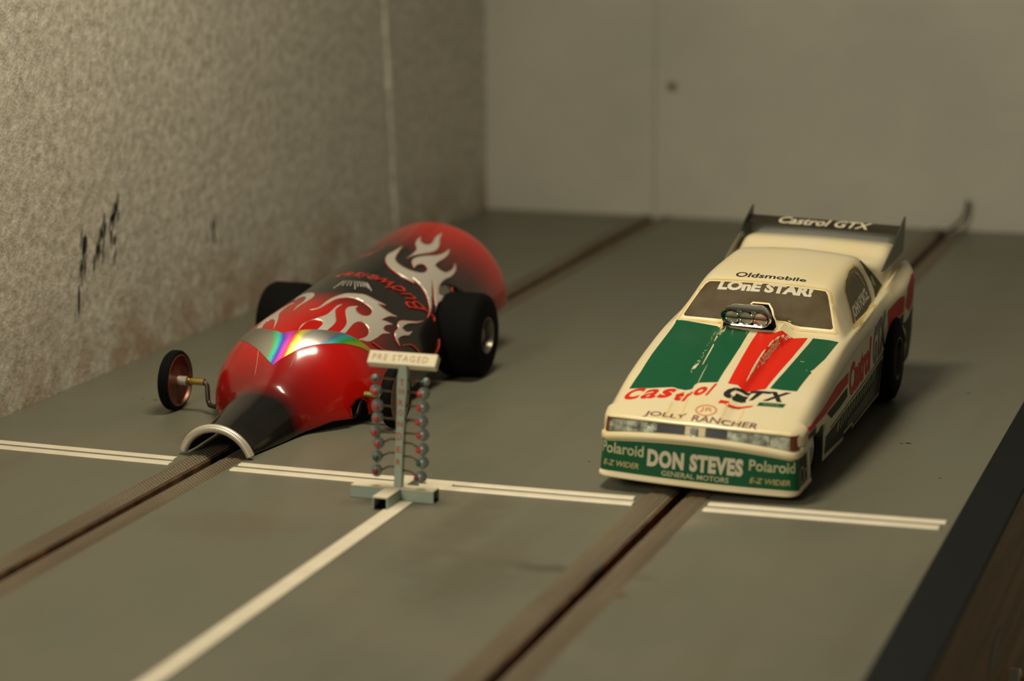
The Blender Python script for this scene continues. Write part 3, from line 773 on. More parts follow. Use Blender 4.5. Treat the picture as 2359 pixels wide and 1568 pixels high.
c = MB(); pw = 0.00135; v = []
for z, wd in ((0.0040, pw), (0.022, pw * 1.0), (0.034, pw * 1.1), (0.0400, pw * 1.35), (0.0440, pw * 1.3), (0.0485, pw * 1.0)):
    x = pole_x(z); v += [(x - wd, TY - pw, z), (x + wd, TY - pw, z), (x + wd, TY + pw, z), (x - wd, TY + pw, z)]
f = [(3, 2, 1, 0), (20, 21, 22, 23)]
for i in range(5):
    for k in range(4): f.append((4 * i + k, 4 * i + (k + 1) % 4, 4 * i + 4 + (k + 1) % 4, 4 * i + 4 + k))
c.add(v, f, m_greypaint)
m_pred = mat('faded_red_ink', (0.42, 0.09, 0.04), 0.5)
for ch, z in zip('THRONDER', (0.0410, 0.0378, 0.0338, 0.0302, 0.0262, 0.0215, 0.0170, 0.0125)):
    tv, tf = text_flat(ch, 0.02)
    hh = 0.0023 if ch != 'D' else 0.0028; x = pole_x(z + hh / 2)
    c.add([(x - 0.0009 + a * 0.0018, TY - pw - 0.00012, z + b * hh) for a, b in tv], tf, m_pred)
o = adopt(c.obj('pole', smooth=False), tree); o['label'] = 'grey pole with faded red letters'
# sign board on top
c = MB(); bx0, bx1, bz = -0.0140, 0.0112, 0.0474
c.box(0, bx1 - bx0, -0.0016, 0.0016, 0, 0.0050, m_ltop, 0.0003)
m_sink = mat('faded_brown_ink', (0.42, 0.27, 0.18), 0.5)
tv, tf = text_flat('PRE STAGED', 0.0, 0.0, 1.25)
c.add([(0.0016 + a * 0.0205, -0.0016 - 0.0001, 0.0013 + b * 0.0024) for a, b in tv], tf, m_sink)
c.xf(Matrix.Translation((bx0, TY, bz)) @ Matrix.Rotation(math.radians(0.3), 4, 'Y') @ Matrix.Rotation(math.radians(-42), 4, 'X'))
o = adopt(c.obj('sign_board', smooth=False), tree); o['label'] = 'cream sign strip across the top of the pole'
# lamps either side, each on its own wire
LZ = [0.0430, 0.0386, 0.0333, 0.0289, 0.0240, 0.0199, 0.0150, 0.0100]
LXs = [-0.0109, -0.0107, -0.0102, -0.0103, -0.0111, -0.0100, -0.0107, -0.0109]
RZ = [0.0430, 0.0388, 0.0339, 0.0288, 0.0241, 0.0189, 0.0141, 0.0089]
RXs = [0.0080, 0.0072, 0.0069, 0.0064, 0.0067, 0.0065, 0.0065, 0.0056]
for side, xs_, zs_ in (('left', LXs, LZ), ('right', RXs, RZ)):
    for i, (x, z) in enumerate(zip(xs_, zs_)):
        r = 0.0021 if i else 0.0014
        y = TY - 0.0012
        c = MB(); c.ball((x, y, z), r, m_bulb, 20, 12, (1, 1, 1.08))
        o = adopt(c.obj('lamp'), tree); o['label'] = '%s row lamp, number %d from the top' % (side, i + 1)
        lens = m_lgreen if i in (0, 6) else (m_ldred if i == 7 else m_lred)
        c = MB(); lx = x + 0.00055 if side == 'left' else x - 0.0006
        c.ball((lx - 0.0004, y - r * 0.66, z - 0.0001), r * 0.56, lens, 14, 10)
        adopt(c.obj('lens'), o)
        c = MB(); px = pole_x(z); sg = -1 if side == 'left' else 1
        dz = 0.0016 if i > 4 else -0.0002
        c.tube([(px + sg * 0.0010, TY, z + dz), ((px + x) / 2, TY - 0.0002, z + dz * 0.9), (x - sg * r * 0.7, y, z + 0.0002)], 0.00036, m_wire, 8)
        adopt(c.obj('lamp_wire'), tree)

# ================================================================ the white funny car
CX, CY0, ROLL = 0.0942, 0.010, math.radians(2.0)
CM = Matrix.Translation((CX, CY0, 0)) @ Matrix.Rotation(ROLL, 4, 'Y')       # body leans slightly to its right-hand side of the picture
car = thing('funny_car', 'cream white drag racing slot car with green and red hood stripes, in the right lane', 'slot car', (CX, CY0 + 0.1, 0))
bpy.context.view_layer.update()


def L2W(p): return CM @ (Vector(p) * MM)


# stations along the car (mm): height and width of each line of the body
f_zc = pchip([3, 12, 24, 38, 62, 84, 86, 94, 102, 108, 130, 150, 160, 167, 174, 182, 196, 205, 211], [25.3, 28.4, 32.0, 35.8, 40.2, 43.6, 44.6, 52.0, 58.2, 59.8, 62.2, 63.3, 62.6, 59.5, 57.0, 57.6, 61.0, 60.3, 59.4])
f_xr = pchip([3, 24, 60, 84, 86, 102, 112, 150, 160, 174, 184, 211], [19, 20, 22, 30.2, 30.8, 25.2, 25.4, 24.8, 24.8, 28.5, 31.0, 31.8])
f_zr = pchip([3, 12, 24, 38, 62, 84, 86, 94, 102, 108, 130, 150, 160, 167, 174, 182, 196, 211], [25.3, 28.3, 31.8, 35.5, 39.9, 43.3, 44.2, 51.2, 57.6, 59.0, 61.0, 61.8, 61.0, 58.0, 55.6, 56.6, 60.3, 59.0])
f_xb = pchip([3, 24, 60, 84, 100, 150, 175, 211], [28, 29, 31, 33.6, 34.0, 33.2, 32.6, 32.6])
f_zb = pchip([3, 12, 24, 38, 62, 84, 100, 120, 150, 170, 190, 211], [25.2, 28.1, 31.4, 35.1, 39.4, 42.4, 43.4, 44.2, 45.4, 46.6, 49.0, 50.6])
f_xs = pchip([3, 8, 24, 60, 100, 211], [32.6, 33.6, 34.2, 35.0, 35.4, 35.0])
f_zs = pchip([3, 12, 24, 38, 62, 84, 105, 140, 165, 190, 206, 211], [25.0, 27.6, 30.9, 34.6, 38.9, 41.6, 43.2, 45.2, 47.2, 50.6, 52.6, 52.6])
f_xw = pchip([3, 5, 8, 12, 20, 60, 148, 168, 188, 204, 211], [33.2, 34.9, 36.2, 36.7, 36.9, 37.1, 37.5, 38.8, 40.4, 40.0, 38.6])


def f_bot(y):
    if y < 26: return 20.6 if y < 24 else 20.6
    if y <= 41: return 20.6 + 1.6 * math.sin(math.pi * (y - 26) / 15)
    if y < 80: return 6.6 - 1.2 * (y - 41) / 39
    if y < 97: return 7.6
    if y < 151: return 5.9 + 1.4 * (y - 97) / 54
    t = (y - 170.5) / 20.5
    if abs(t) < 1: return max(7.0, 14.0 + 17.5 * math.sqrt(1 - t * t))
    return 12.0


def hood_bump(x, y):
    """raised centre of the hood, with a shallow channel either side, growing towards the windscreen"""
    if y > 90: return 0.0
    hw = 6.8 + (13.0 - 6.8) * max(0, (y - 4)) / 84; a = 0.5 + 2.5 * max(0, min(1, (y - 8) / 76))
    xx = abs(x - 0.3)
    t = min(max((hw + 1.3 - xx) / 2.0, 0), 1); b = a * t * t * (3 - 2 * t)
    ch = -0.55 * math.exp(-((xx - hw - 2.8) / 2.2) ** 2) * (1 - max(0, (y - 50) / 40) if y > 50 else 1)
    fade = min(1, max(0, (y - 3.5) / 6)) * (1 if y < 85 else max(0, (90 - y) / 5))
    return (b + ch) * fade


def fillet(P, radii, n=5):
    out = [P[0]]
    for i in range(1, len(P) - 1):
        a, b, c = [np.array(q, float) for q in P[i - 1:i + 2]]; la = np.linalg.norm(a - b); lc = np.linalg.norm(c - b); d = min(radii[i], la * .48, lc * .48)
        if d < 1e-6: out += [tuple(b)] * (n + 1); continue
        p = b + (a - b) / la * d; q = b + (c - b) / lc * d
        for k in range(n + 1): t = k / n; out.append(tuple(p * (1 - t) ** 2 + 2 * b * t * (1 - t) + q * t * t))
    out.append(P[-1])
    return out


def section(y):
    A = (0, f_zc(y)); B = (f_xr(y), f_zr(y)); Cc = (f_xb(y), f_zb(y)); D = (f_xs(y), f_zs(y)); E_ = (f_xw(y), f_zs(y) - (4.5 if y > 12 else 2.0)); bot = f_bot(y)
    F = (f_xw(y) + 0.2, max(bot, min(21.0, f_zs(y) - 6))); G = (f_xw(y) - 0.5, bot)
    if bot >= F[1] - 0.05: G = (F[0], F[1] - 0.02)
    mid = (B[0] * 0.5, A[1] * 0.72 + B[1] * 0.28)
    rB = 4.0 if y > 97 else (2.0 if y > 84 else 4.0)
    S = fillet([A, mid, B, Cc, D, E_, F, G], [0, 12, rB, 1.2 if y < 170 else 0.8, 2.2, 3.0, 2, 0], 5)
    pts = []
    nsub = [22, 1, 1, 1, 1, 1, 10] + [1] * 5 + [8] + [1] * 5 + [2] + [1] * 5 + [2] + [1] * 5 + [10] + [1] * 5 + [10]
    for i in range(len(S) - 1):
        k = nsub[i] if i < len(nsub) else 1
        for q in range(k): t = q / k; pts.append((S[i][0] * (1 - t) + S[i + 1][0] * t, S[i][1] * (1 - t) + S[i + 1][1] * t))
    pts.append(S[-1])
    return pts


def bow(x): return 2.6 * (min(abs(x), 34) / 34.0) ** 2


ys = [3.0, 3.3, 3.8, 4.5, 5.5] + list(np.arange(7, 26, 1.0)) + [25.95, 26.0] + list(np.arange(27, 41, 1.0)) + [40.95, 41.0] + list(np.arange(42.5, 80, 1.5)) + [79.95, 80.0] + list(np.arange(81, 97, 1.0)) + [96.95, 97] + list(np.arange(98, 150, 1.4)) + list(np.arange(150, 152, .25)) + list(np.arange(152, 191, 0.8)) + [191] + list(np.arange(192, 211, 1.2)) + [211]
ys = sorted(set(round(float(q), 2) for q in ys))
v = []; f = []; n = len(section(50))
for yi, y in enumerate(ys):
    sec = section(y); row = []
    full = [(-a, b) for a, b in sec[::-1]][:-1] + sec
    for x, z in full:
        zz = z + (hood_bump(x, y) if abs(x) < 30 else 0)
        if y <= 3.8: zz -= (3.8 - y) ** 2 * 0.9
        yy = y + bow(x) * max(0, 1 - (y - 3) / 26) - 0.2
        v.append((x, yy, zz))
NF = 2 * n - 1
for i in range(len(ys) - 1):
    for j in range(NF - 1):
        a = i * NF + j; q = (a, a + 1, a + NF + 1, a + NF)
        f.append(q)
mbC = MB(); mbC.add([L2W(q) for q in v], f, m_cream)
# tail panel
last = (len(ys) - 1) * NF; tv = [v[last + j] for j in range(NF)]
mbC.add([L2W(q) for q in tv] + [L2W((0, 211, 30))], [(j, j + 1, NF) for j in range(NF - 1)], m_cream)
top_bvh = None


# ---- front clip: a profile carried round the nose
def nose_pt(s, z, off=0.0):
    """s: distance round the nose from the middle (mm)"""
    sg = 1 if s >= 0 else -1; a = abs(s)
    L1 = 31.6; R = 5.0
    if a <= L1: x = a; y = 2.4 * (a / 34) ** 2; nx, ny = 2 * 2.4 * a / 34 / 34, -1.0
    else:
        y1 = 2.4 * (L1 / 34) ** 2; ph0 = math.atan2(2 * 2.4 * L1 / 1156, 1); arc = R * (math.pi / 2 - ph0)
        t = min((a - L1) / arc, 1.0); ph = ph0 + (math.pi / 2 - ph0) * t
        cx = L1 - R * math.sin(ph0); cy = y1 + R * math.cos(ph0)
        x = cx + R * math.sin(ph); y = cy - R * math.cos(ph); nx, ny = math.sin(ph), -math.cos(ph)
        if a > L1 + arc: y += a - L1 - arc; x += (a - L1 - arc) * 0.012
    l = math.hypot(nx, ny)
    return L2W((sg * (x + nx / l * off), y + ny / l * off, z))


def taper(s): return min(abs(s) / 34.0, 1.0) ** 2


prof_n = [(3.6, -0.6), (3.5, 0.4), (3.6, 1.1), (4.0, 1.5), (4.6, 1.4), (4.95, 0.7), (5.2, 0.2), (6.0, 0.0), (18.6, -0.9), (19.2, -0.4), (19.5, 0.5), (20.4, 0.7), (21.2, 0.3), (21.5, -0.8), (21.7, -2.2), (24.6, -3.0), (25.0, -2.0), (25.3, -1.5)]
NS = 96; SM = 31.6 + 7.4 + 17.0; v = []; f = []
for i in range(NS + 1):
    s_ = -SM + 2 * SM * i / NS
    for z, o in prof_n:
        zz = z - (2.4 * taper(s_) if 18 < z < 22 else 0) - (0.5 * taper(s_) if z > 24 else 0)
        oo = o * (1.0 if o < 0 or abs(s_) < 33 else max(0.3, 1 - (abs(s_) - 33) / 7))
        if abs(s_) > 40 and z > 21: zz = min(zz, 20.0) ; oo = 0.0
        v.append(nose_pt(s_, zz, oo))
K = len(prof_n)
for i in range(NS):
    for j in range(K - 1): a = i * K + j; f.append((a, a + K, a + K + 1, a + 1))
mbC.add(v, f, m_cream)


def nose_map(off): return lambda a, b: nose_pt(a, b, off - 0.9 * max(0, (b - 7) / 11.6))


# green band across the nose with its lettering
GT, GB = 18.3, 5.15
gv = []; gf = []
ng = 90
for i in range(ng + 1):
    s_ = -39 + 78 * i / ng
    for k in range(5):
        z = GB + 0.3 * (random.random() if 50 < i < 72 else 0) * (k == 0) + (GT - 2.2 * taper(s_) - GB) * k / 4
        gv.append(nose_map(0.10)(s_, z))
for i in range(ng):
    for k in range(4): a = 5 * i + k; gf.append((a, a + 5, a + 6, a + 1))
mbC.add(gv, gf, m_green)


def nose_text(txt, s0, s1, z0, z1, m, off=0.0, shear=0.0, dz=0.0, lift=0.20, space=1.0):
    tv, tf = text_flat(txt, off, shear, space)
    wrap(mbC, ([(s0 + a * (s1 - s0), z0 + b * (z1 - z0) + a * dz) for a, b in tv], tf), nose_map(lift), m, 2.0)


nose_text('DON STEVES', -17.5, 17.0, 9.2, 15.4, m_white, 0.055, 0.0, 0.0, 0.20, 1.10)
nose_text('GENERAL MOTORS', -12.0, 12.2, 6.5, 8.4, m_pale, 0.02)
nose_text('Polaroid', -35.5, -19.0, 12.0, 16.0, m_pale, 0.02)
nose_text('Polaroid', 19.0, 35.4, 11.7, 15.6, m_pale, 0.02)
nose_text('E-Z WIDER', -34.0, -20.5, 7.6, 9.6, m_paleY, 0.02, 0.2)
nose_text('E-Z WIDER', 19.5, 33.6, 7.4, 9.3, m_paleY, 0.02, 0.2)
# round stickers at the right-hand corner
for sc_, zc_, rr_ in ((42.0, 9.6, 2.8), (47.5, 8.4, 2.2)):
    L = [(sc_ + rr_ * math.cos(a), zc_ + rr_ * math.sin(a)) for a in [2 * math.pi * k / 24 for k in range(24)]]
    wrap(mbC, ribbon_flat(L, 0.3), nose_map(0.2), m_pale, 3.0)
wrap(mbC, poly_flat([(40, 5.9), (50.5, 5.9), (50.5, 18.0), (40, 16.6)]), nose_map(0.06), m_dgreen, 3.0)

# ---- decals on the top and the sides
inv = CM.inverted()
LV = [inv @ Vector(q) * 1000 for q in mbC.v]
bvh = BVHTree.FromPolygons(LV, mbC.f)


def top_map(off):
    def fn(a, b):
        h = bvh.ray_cast(Vector((a, b, 200)), Vector((0, 0, -1)))
        if h[0] is None: return None
        nrm = h[1] if h[1].z > 0 else -h[1]
        return L2W(h[0] + nrm * off)
    return fn


def side_map(off, sg=1):
    def fn(a, b):
        h = bvh.ray_cast(Vector((sg * 80, a, b)), Vector((-sg, 0, 0)))
        if h[0] is None or sg * h[0].x < 15: return None
        nrm = h[1] if h[1].x * sg > 0 else -h[1]
        return L2W(h[0] + nrm * off)
    return fn


def put_poly(mb_, pts, fm, m_, step=2.0, smooth=0):
    wrap(mb_, poly_flat(smooth_loop(pts, smooth) if smooth else pts), fm, m_, step)


def put_text(mb_, txt, quad, fm, m_, off=0.0, shear=0.0, step=1.5, space=1.0):
    tv, tf = text_flat(txt, off, shear, space); q = quad_map(quad)
    wrap(mb_, ([tuple(q(*t)) for t in tv], tf), fm, m_, step)


put_poly(mbC, [(-31.2, 86.0), (-22, 84.9), (-14.6, 83.9), (-8, 77.0), (0.0, 75.6), (0.4, 59.5), (0.2, 45.0), (-0.4, 29.6), (-5.9, 28.4), (-8.4, 27.6), (-8.4, 25.6), (-13.5, 25.0), (-15.8, 25.6), (-23.7, 23.8), (-31.2, 22.8), (-30.6, 35.5), (-31.0, 52), (-31.0, 70)], top_map(0.07), m_green, 1.0)
put_poly(mbC, [(3.1, 75.7), (9.7, 76.4), (11.3, 80.2), (14.4, 79.6), (20.9, 81.4), (19.9, 61), (18.3, 44), (16.9, 30.9), (12.7, 29.0), (9.5, 27.6), (6.9, 29.2), (3.4, 29.5), (3.4, 43.8), (3.2, 60.3)], top_map(0.07), m_red, 1.0)
put_poly(mbC, [(22.9, 81.6), (32.6, 81.6), (31.4, 63.3), (29.6, 51.8), (28.9, 50.2), (29.6, 48.6), (29.2, 46.5), (27.9, 32.4), (22.9, 31.8), (18.3, 31.8), (20.2, 46.6), (21.7, 62.7)], top_map(0.07), m_green, 1.0)
# worn patches along the ridges
random.seed(5)
for k in range(34):
    y = 38 + 38 * random.random() ** 0.8; x = -12.4 - (y > 60) * 0.08 * (y - 60) + random.uniform(-.5, .4); l = random.uniform(0.5, 2.4); w_ = random.uniform(0.06, 0.28)
    put_poly(mbC, [(x, y - l / 2), (x + w_, y - l * .2), (x + w_ * .7, y + l * .3), (x + 0.1, y + l / 2), (x - w_, y + l * .1)], top_map(0.11), m_pale)
put_poly(mbC, [(-13.0, 40.4), (-12.0, 42.2), (-11.2, 45.8), (-11.9, 47.0), (-13.1, 44.0)], top_map(0.12), m_white)
for (x, y, w_, l) in [(10.4, 46, .2, 2.4), (10.9, 50, .25, 2.8), (9.8, 42, .15, 3.0), (11.4, 37, .1, 4.0), (10.6, 66, .25, 2.0), (11.2, 70, .3, 2.4), (24.2, 57.4, 1.5, .5), (27.4, 50.2, .3, .8)]:
    put_poly(mbC, [(x - w_ / 2, y - l / 2), (x + w_ / 2, y - l / 3), (x + w_ / 2, y + l / 2), (x - w_ / 2, y + l / 3)], top_map(0.12), m_pale)
put_text(mbC, 'Oldsmobile', [(11.3, 50), (12.8, 71), (10.7, 71), (9.3, 50)], top_map(0.12), m_pale, 0.0, 0.2)
# lettering across the nose of the hood
def hood_word(letters, a, b, up_, shear=0.18):
    # letters: (character, start, end, height) along the baseline a-b
    for ch, t0, t1, hh in letters:
        p = (a[0] + (b[0] - a[0]) * t0, a[1] + (b[1] - a[1]) * t0); q = (a[0] + (b[0] - a[0]) * t1, a[1] + (b[1] - a[1]) * t1)
        u = (up_[0] * hh, up_[1] * hh)
        put_text(mbC, ch, [p, q, (q[0] + u[0], q[1] + u[1]), (p[0] + u[0], p[1] + u[1])], top_map(0.09), m_red, {'C': 0.045, 'a': 0.022, 's': 0.04, 'o': 0.045}.get(ch, 0.075), shear)


hood_word([('C', 0.0, 0.34, 1.0), ('a', 0.35, 0.66, 0.84), ('s', 0.68, 0.98, 0.84)], (-31.6, 14.6), (-14.2, 18.3), (0.9, 8.0))
hood_word([('t', 0.0, 0.48, 1.0), ('r', 0.52, 1.0, 0.8)], (-13.6, 17.0), (-7.6, 17.6), (0.5, 6.8))
hood_word([('o', 0.0, 0.66, 0.84), ('l', 0.76, 1.0, 1.12)], (-7.2, 19.4), (-1.2, 20.6), (0.9, 7.2))
m_gtx = m_black
put_text(mbC, 'G', [(3.6, 19.2), (12.2, 21.2), (12.6, 28.2), (3.4, 27.6)], top_map(0.09), m_gtx, 0.05, 0.1)
put_poly(mbC, [(7.5, 19.6), (12.2, 21.0), (11.4, 24.6), (7.8, 24.4)], top_map(0.10), m_dgreen)
put_text(mbC, 'T', [(11.8, 22.2), (17.0, 22.7), (20.3, 29.6), (11.9, 29.2)], top_map(0.09), m_gtx, 0.05, 0.15)
put_text(mbC, 'X', [(17.6, 22.8), (25.0, 23.6), (26.4, 30.8), (18.4, 29.6)], top_map(0.09), m_gtx, 0.045, 0.1)
put_poly(mbC, [(3.6, 18.5), (6.7, 18.3), (7.4, 16.7), (15.5, 18.9), (14.9, 17.6), (7.0, 14.9), (5.6, 16.5), (3.2, 16.4)], top_map(0.09), m_red)
put_poly(mbC, [(17.0, 21.5), (26.2, 22.8), (25.8, 20.2), (16.6, 19.0)], top_map(0.09), m_green)
put_text(mbC, 'MOTOR OIL', [(18.6, 20.1), (24.2, 20.9), (24.3, 21.6), (18.8, 20.8)], top_map(0.13), m_pale)
put_text(mbC, 'JOLLY', [(-21.0, 5.0), (-5.8, 5.1), (-5.6, 8.5), (-20.6, 8.6)], top_map(0.09), m_ink, 0.012)
put_text(mbC, 'RANCHER', [(-3.4, 4.7), (20.2, 4.5), (20.4, 8.1), (-3.2, 8.0)], top_map(0.09), m_ink, 0.012)
L = [(0.35 + 3.6 * math.cos(a), 11.3 + 3.0 * math.sin(a)) for a in [2 * math.pi * k / 36 for k in range(36)]]
wrap(mbC, ribbon_flat(L, 0.26), top_map(0.09), m_orange, 2.0)
put_text(mbC, 'JR', [(-1.9, 9.9), (2.6, 9.9), (2.6, 12.9), (-1.9, 12.9)], top_map(0.09), m_orange, 0.0)
put_text(mbC, 'Oldsmobile', [(-13.9, 105.4), (13.9, 106.2), (13.8, 109.8), (-13.9, 110.8)], top_map(0.09), m_black, 0.018)
m_stain = mat('yellow_crack_stain', (0.70, 0.52, 0.22), 0.4, coat=0.3)
for x, y0, y1, w_ in ((-13.2, 4.6, 15.5, .35), (-8.0, 4.6, 18.5, .22), (6.6, 4.6, 17.0, .35), (12.8, 4.6, 19.0, .22)):
    wrap(mbC, ribbon_flat([(x, y0), (x + .2, (y0 + y1) / 2), (x, y1)], w_, False), top_map(0.06), m_stain, 2.0)
# sides
for sg in (1, -1):
    sm = side_map(0.08, sg)
    put_poly(mbC, [(11.4, 23.8), (17.6, 24.0), (24.9, 24.5), (37, 24.6), (52.8, 25.7), (80.6, 27.6), (80.3, 31.6), (59, 31.2), (38, 28.1), (25.8, 26.7), (18.5, 25.5), (12.3, 25.3)], sm, m_red)
    put_poly(mbC, [(42.9, 24.3), (79.2, 26.0), (80, 22.5), (67, 21.2), (51, 20.7)], sm, m_dgreen)
    put_poly(mbC, [(12.5, 20.9), (24.5, 21.0), (25, 24.0), (13, 23.3)], sm, m_dgreen)
    put_poly(mbC, [(156, 40.6), (175, 42.9), (181.4, 42.6), (181.0, 36.2), (157.8, 32.8)], sm, m_red)
    put_poly(mbC, [(183.5, 37.5), (187, 44.8), (200, 48.2), (209, 48.0), (209.5, 40), (203, 37), (193, 34.0)], sm, m_red)
    put_poly(mbC, [(157.8, 32.0), (181, 35.4), (181, 31.0), (192, 31.5), (209.5, 36.5), (209.5, 13), (192, 12.5), (190.2, 20), (186, 27.2), (180, 30.8), (172, 31.2), (163, 29.8), (156, 27.0), (150, 23.6)], sm, m_dgreen)
    wrap(mbC, ribbon_flat([(51.5, 16.9), (85.5, 18.9), (117, 20.8), (150, 24.2), (157, 28.4)], 0.35, False), sm, m_black, 2.0)
    put_poly(mbC, [(44, 15.5), (52, 15.9), (85, 17.6), (117, 19.4), (150, 22.8), (149.5, 8.6), (98, 7.2), (97, 8.8), (80.4, 8.8), (79, 7.2), (44.5, 8.6)], sm, m_dgreen)
    put_poly(mbC, [(86, 11.5), (102, 12.0), (127, 14.0), (147, 17.5), (148.5, 9.2), (99, 7.9), (97, 9.2), (86, 9.2)], side_map(0.12, sg), m_black)
    for k in range(15):      # pale lettering too worn to read
        y = 66 + k * 4.9; z = 12.0 + k * 0.33
        wrap(mbC, ribbon_flat([(y, z), (y + 1.2, z + 2.2), (y + 1.0 + (k % 3) * 0.6, z + 4.3)], 0.55, False), side_map(0.14, sg), m_pale, 3.0)
    put_poly(mbC, [(63.5, 12.5), (66.2, 12.9), (67.0, 15.6), (65.2, 16.0)], side_map(0.15, sg), m_orange)
    wrap(mbC, ribbon_flat([(41.5, 21.8), (41.8, 14), (42.3, 7.0), (60, 6.4), (79.0, 6.0)], 0.55, False), sm, m_pale, 2.0)
    wrap(mbC, ribbon_flat([(97.4, 6.6), (124, 7.2), (150.2, 8.0), (150.4, 13), (150.9, 17)], 0.4, False), side_map(0.15, sg), m_paleY, 2.0)
put_text(mbC, 'Castrol', [(84, 20.6), (125.0, 23.0), (124.5, 37.0), (82, 33.4)], side_map(0.1), m_red, 0.05, 0.1)
put_text(mbC, 'GTX', [(130, 22.8), (154, 27.0), (153, 42.0), (128, 38.4)], side_map(0.1), m_black, 0.05, 0.1)
body = mbC.obj('body_shell'); auto_smooth(body, 28); adopt(body, car)
body['label'] = 'cream body shell with stripes and sponsor lettering'


def part(mb_, name, parent, label=None, smooth=True, ang=35):
    o = mb_.obj(name, None, smooth); auto_smooth(o, ang) if smooth else None; adopt(o, parent)
    if label: o['label'] = label
    return o


# windscreen with its yellowed frame
c = MB()
fr = smooth_loop([(-31.2, 86.9), (-24.4, 102.0, 1), (0, 102.9), (24.4, 102.4, 1), (31.0, 86.9, 1), (12, 86.2), (-12, 86.2), (-31.2, 86.9, 1)], 4)
wrap(c, ribbon_flat([(-31.0, 86.6), (-28, 93.5), (-24.8, 101.6), (-24.0, 102.3), (0, 102.9), (23.8, 102.5), (24.6, 102.0), (28, 93.8), (30.9, 86.8), (30.3, 86.3), (12, 85.9), (-12, 85.9), (-30.3, 86.1)], 0.5), top_map(0.08), m_yellow, 1.5)
windscreen_frame = part(c, 'windscreen_frame', car, 'yellowed line round the windscreen')
c = MB()
put_poly(c, [(-29.0, 88.3), (-28.4, 87.7), (-12, 87.4), (12, 87.4), (28.2, 87.7), (28.9, 88.3), (24.0, 99.6), (22.8, 101.0), (0, 101.5), (-22.4, 100.9), (-23.8, 99.9)], top_map(0.12), m_glass, 1.2)
put_text(c, 'LOnE STAR!', [(-18.6, 97.5), (18.4, 97.7), (18.2, 101.6), (-18.4, 101.4)], top_map(0.17), m_pale2, 0.055, 0.08)
put_poly(c, [(-14, 88), (-5.2, 92.1), (-3.6, 94.0), (3.0, 94.0), (4.9, 92.0), (7.3, 87.5), (9.4, 81.5), (9.0, 77.6), (4, 77), (-12, 78)], top_map(0.17), m_yellow, 1.0)
put_poly(c, [(-13, 87.6), (-4.6, 92.0), (-3.3, 93.4), (2.7, 93.4), (4.3, 91.6), (6.7, 87.3), (8.8, 81.3), (8.5, 78.0), (4, 77.4), (-11, 78.4)], top_map(0.22), m_hole, 1.0)
part(c, 'windscreen', car, 'grimy dark windscreen with pale lettering and a cut hole', True, 20)
m_glass2 = mat('dusty_side_glass', (0.13, 0.105, 0.060), 0.5, spec=0.15, noise=(160, (0.18, 0.15, 0.09), 0.6))
for sg in (1, -1):
    c = MB(); gl = [(103.8, 43.9), (109.6, 48.2), (112.8, 52.8), (114.8, 55.5), (121.8, 58.1), (134, 59.8), (144.2, 60.0), (147.2, 58.6), (149.6, 55.2), (149.5, 52.2), (146.7, 46.9), (142, 45.7), (124.6, 44.7)]
    ou = [(100.4, 42.3), (104.0, 45.2), (108.8, 49.6), (111.8, 54.2), (115.5, 57.0), (122.5, 58.9), (135.0, 60.5), (145.5, 60.6), (150.0, 59.2), (152.2, 55.2), (151, 49.8), (148.6, 45.8), (140.3, 44.9), (120.9, 43.2)]
    put_poly(c, ou, side_map(0.07, sg), m_yellow, 1.5)
    gl2 = [(101.9, 43.0), (109.1, 48.9), (112.2, 53.4), (115.2, 56.3), (122, 58.5), (135, 60.2), (145, 60.3), (148.6, 58.8), (151.0, 55.2), (150.4, 50.6), (147.6, 46.5), (142, 45.6), (122, 44.0)]
    put_poly(c, gl, side_map(0.14, sg), m_glass2, 1.5)
    if sg == 1:
        put_text(c, 'JOHN FORCE', [(108.0, 44.5), (146.0, 46.6), (143.0, 52.0), (111.5, 49.6)], side_map(0.19), m_white, 0.045, 0.2)
        wrap(c, ribbon_flat([(139.5, 58.3), (142.6, 57.0), (144.3, 54.6), (145.1, 52.0)], 0.55, False), side_map(0.22), m_paleY, 1.0)
    part(c, 'side_window', car, 'dark side window with yellowed border' if sg == -1 else 'dark side window with pale lettering and yellowed border', True, 20)
    c = MB(); put_poly(c, [(153.2, 46.2), (157.4, 48.7), (158.7, 52), (157.0, 56.5), (156.0, 60.0), (158.6, 59.8), (163.4, 56.6), (167.0, 53.8), (170, 50.6), (172.2, 47.9)], side_map(0.12, sg), m_glass, 1.2)
    put_poly(c, [(159.5, 50.2), (162.5, 49.2), (164.0, 52.6), (161.6, 53.4)], side_map(0.16, sg), m_greypaint, 1.2)
    part(c, 'quarter_window', car, 'narrow dark rear quarter window', True, 20)

# lamps, grilles and emblem recessed between hood and bumper ledge
m = bpy.data.materials.new('lamp_reflector'); m.use_nodes = True; g = NG(m); ob = g.tc.outputs['Object']
n1 = g.noise(g.scale(ob, (1, 1, 1.3)), 320, 3); n2 = g.noise(ob, 700, 2)
base = g.mix(g.mapr(n1, 0.36, 0.62), (0.16, 0.19, 0.16), (0.80, 0.88, 0.76)); g.l(g.mix(g.mapr(n2, 0.5, 0.7, 0, .6), base, (0.55, 0.52, 0.40)), g.b.inputs['Base Color'])
g.b.inputs['Metallic'].default_value = 0.4; g.b.inputs['Roughness'].default_value = 0.22; g.b.inputs['Coat Weight'].default_value = 0.6; g.bump(n1, 0.5, 0.0006)
m_lamp = m
m_grille = mat('grille_dark', (0.020, 0.022, 0.030), 0.35, coat=0.3)
m_bar = mat('grille_bar', (0.16, 0.18, 0.20), 0.3, metal=0.6)
m_amber = mat('amber_lens', (0.20, 0.045, 0.015), 0.25, coat=0.6)


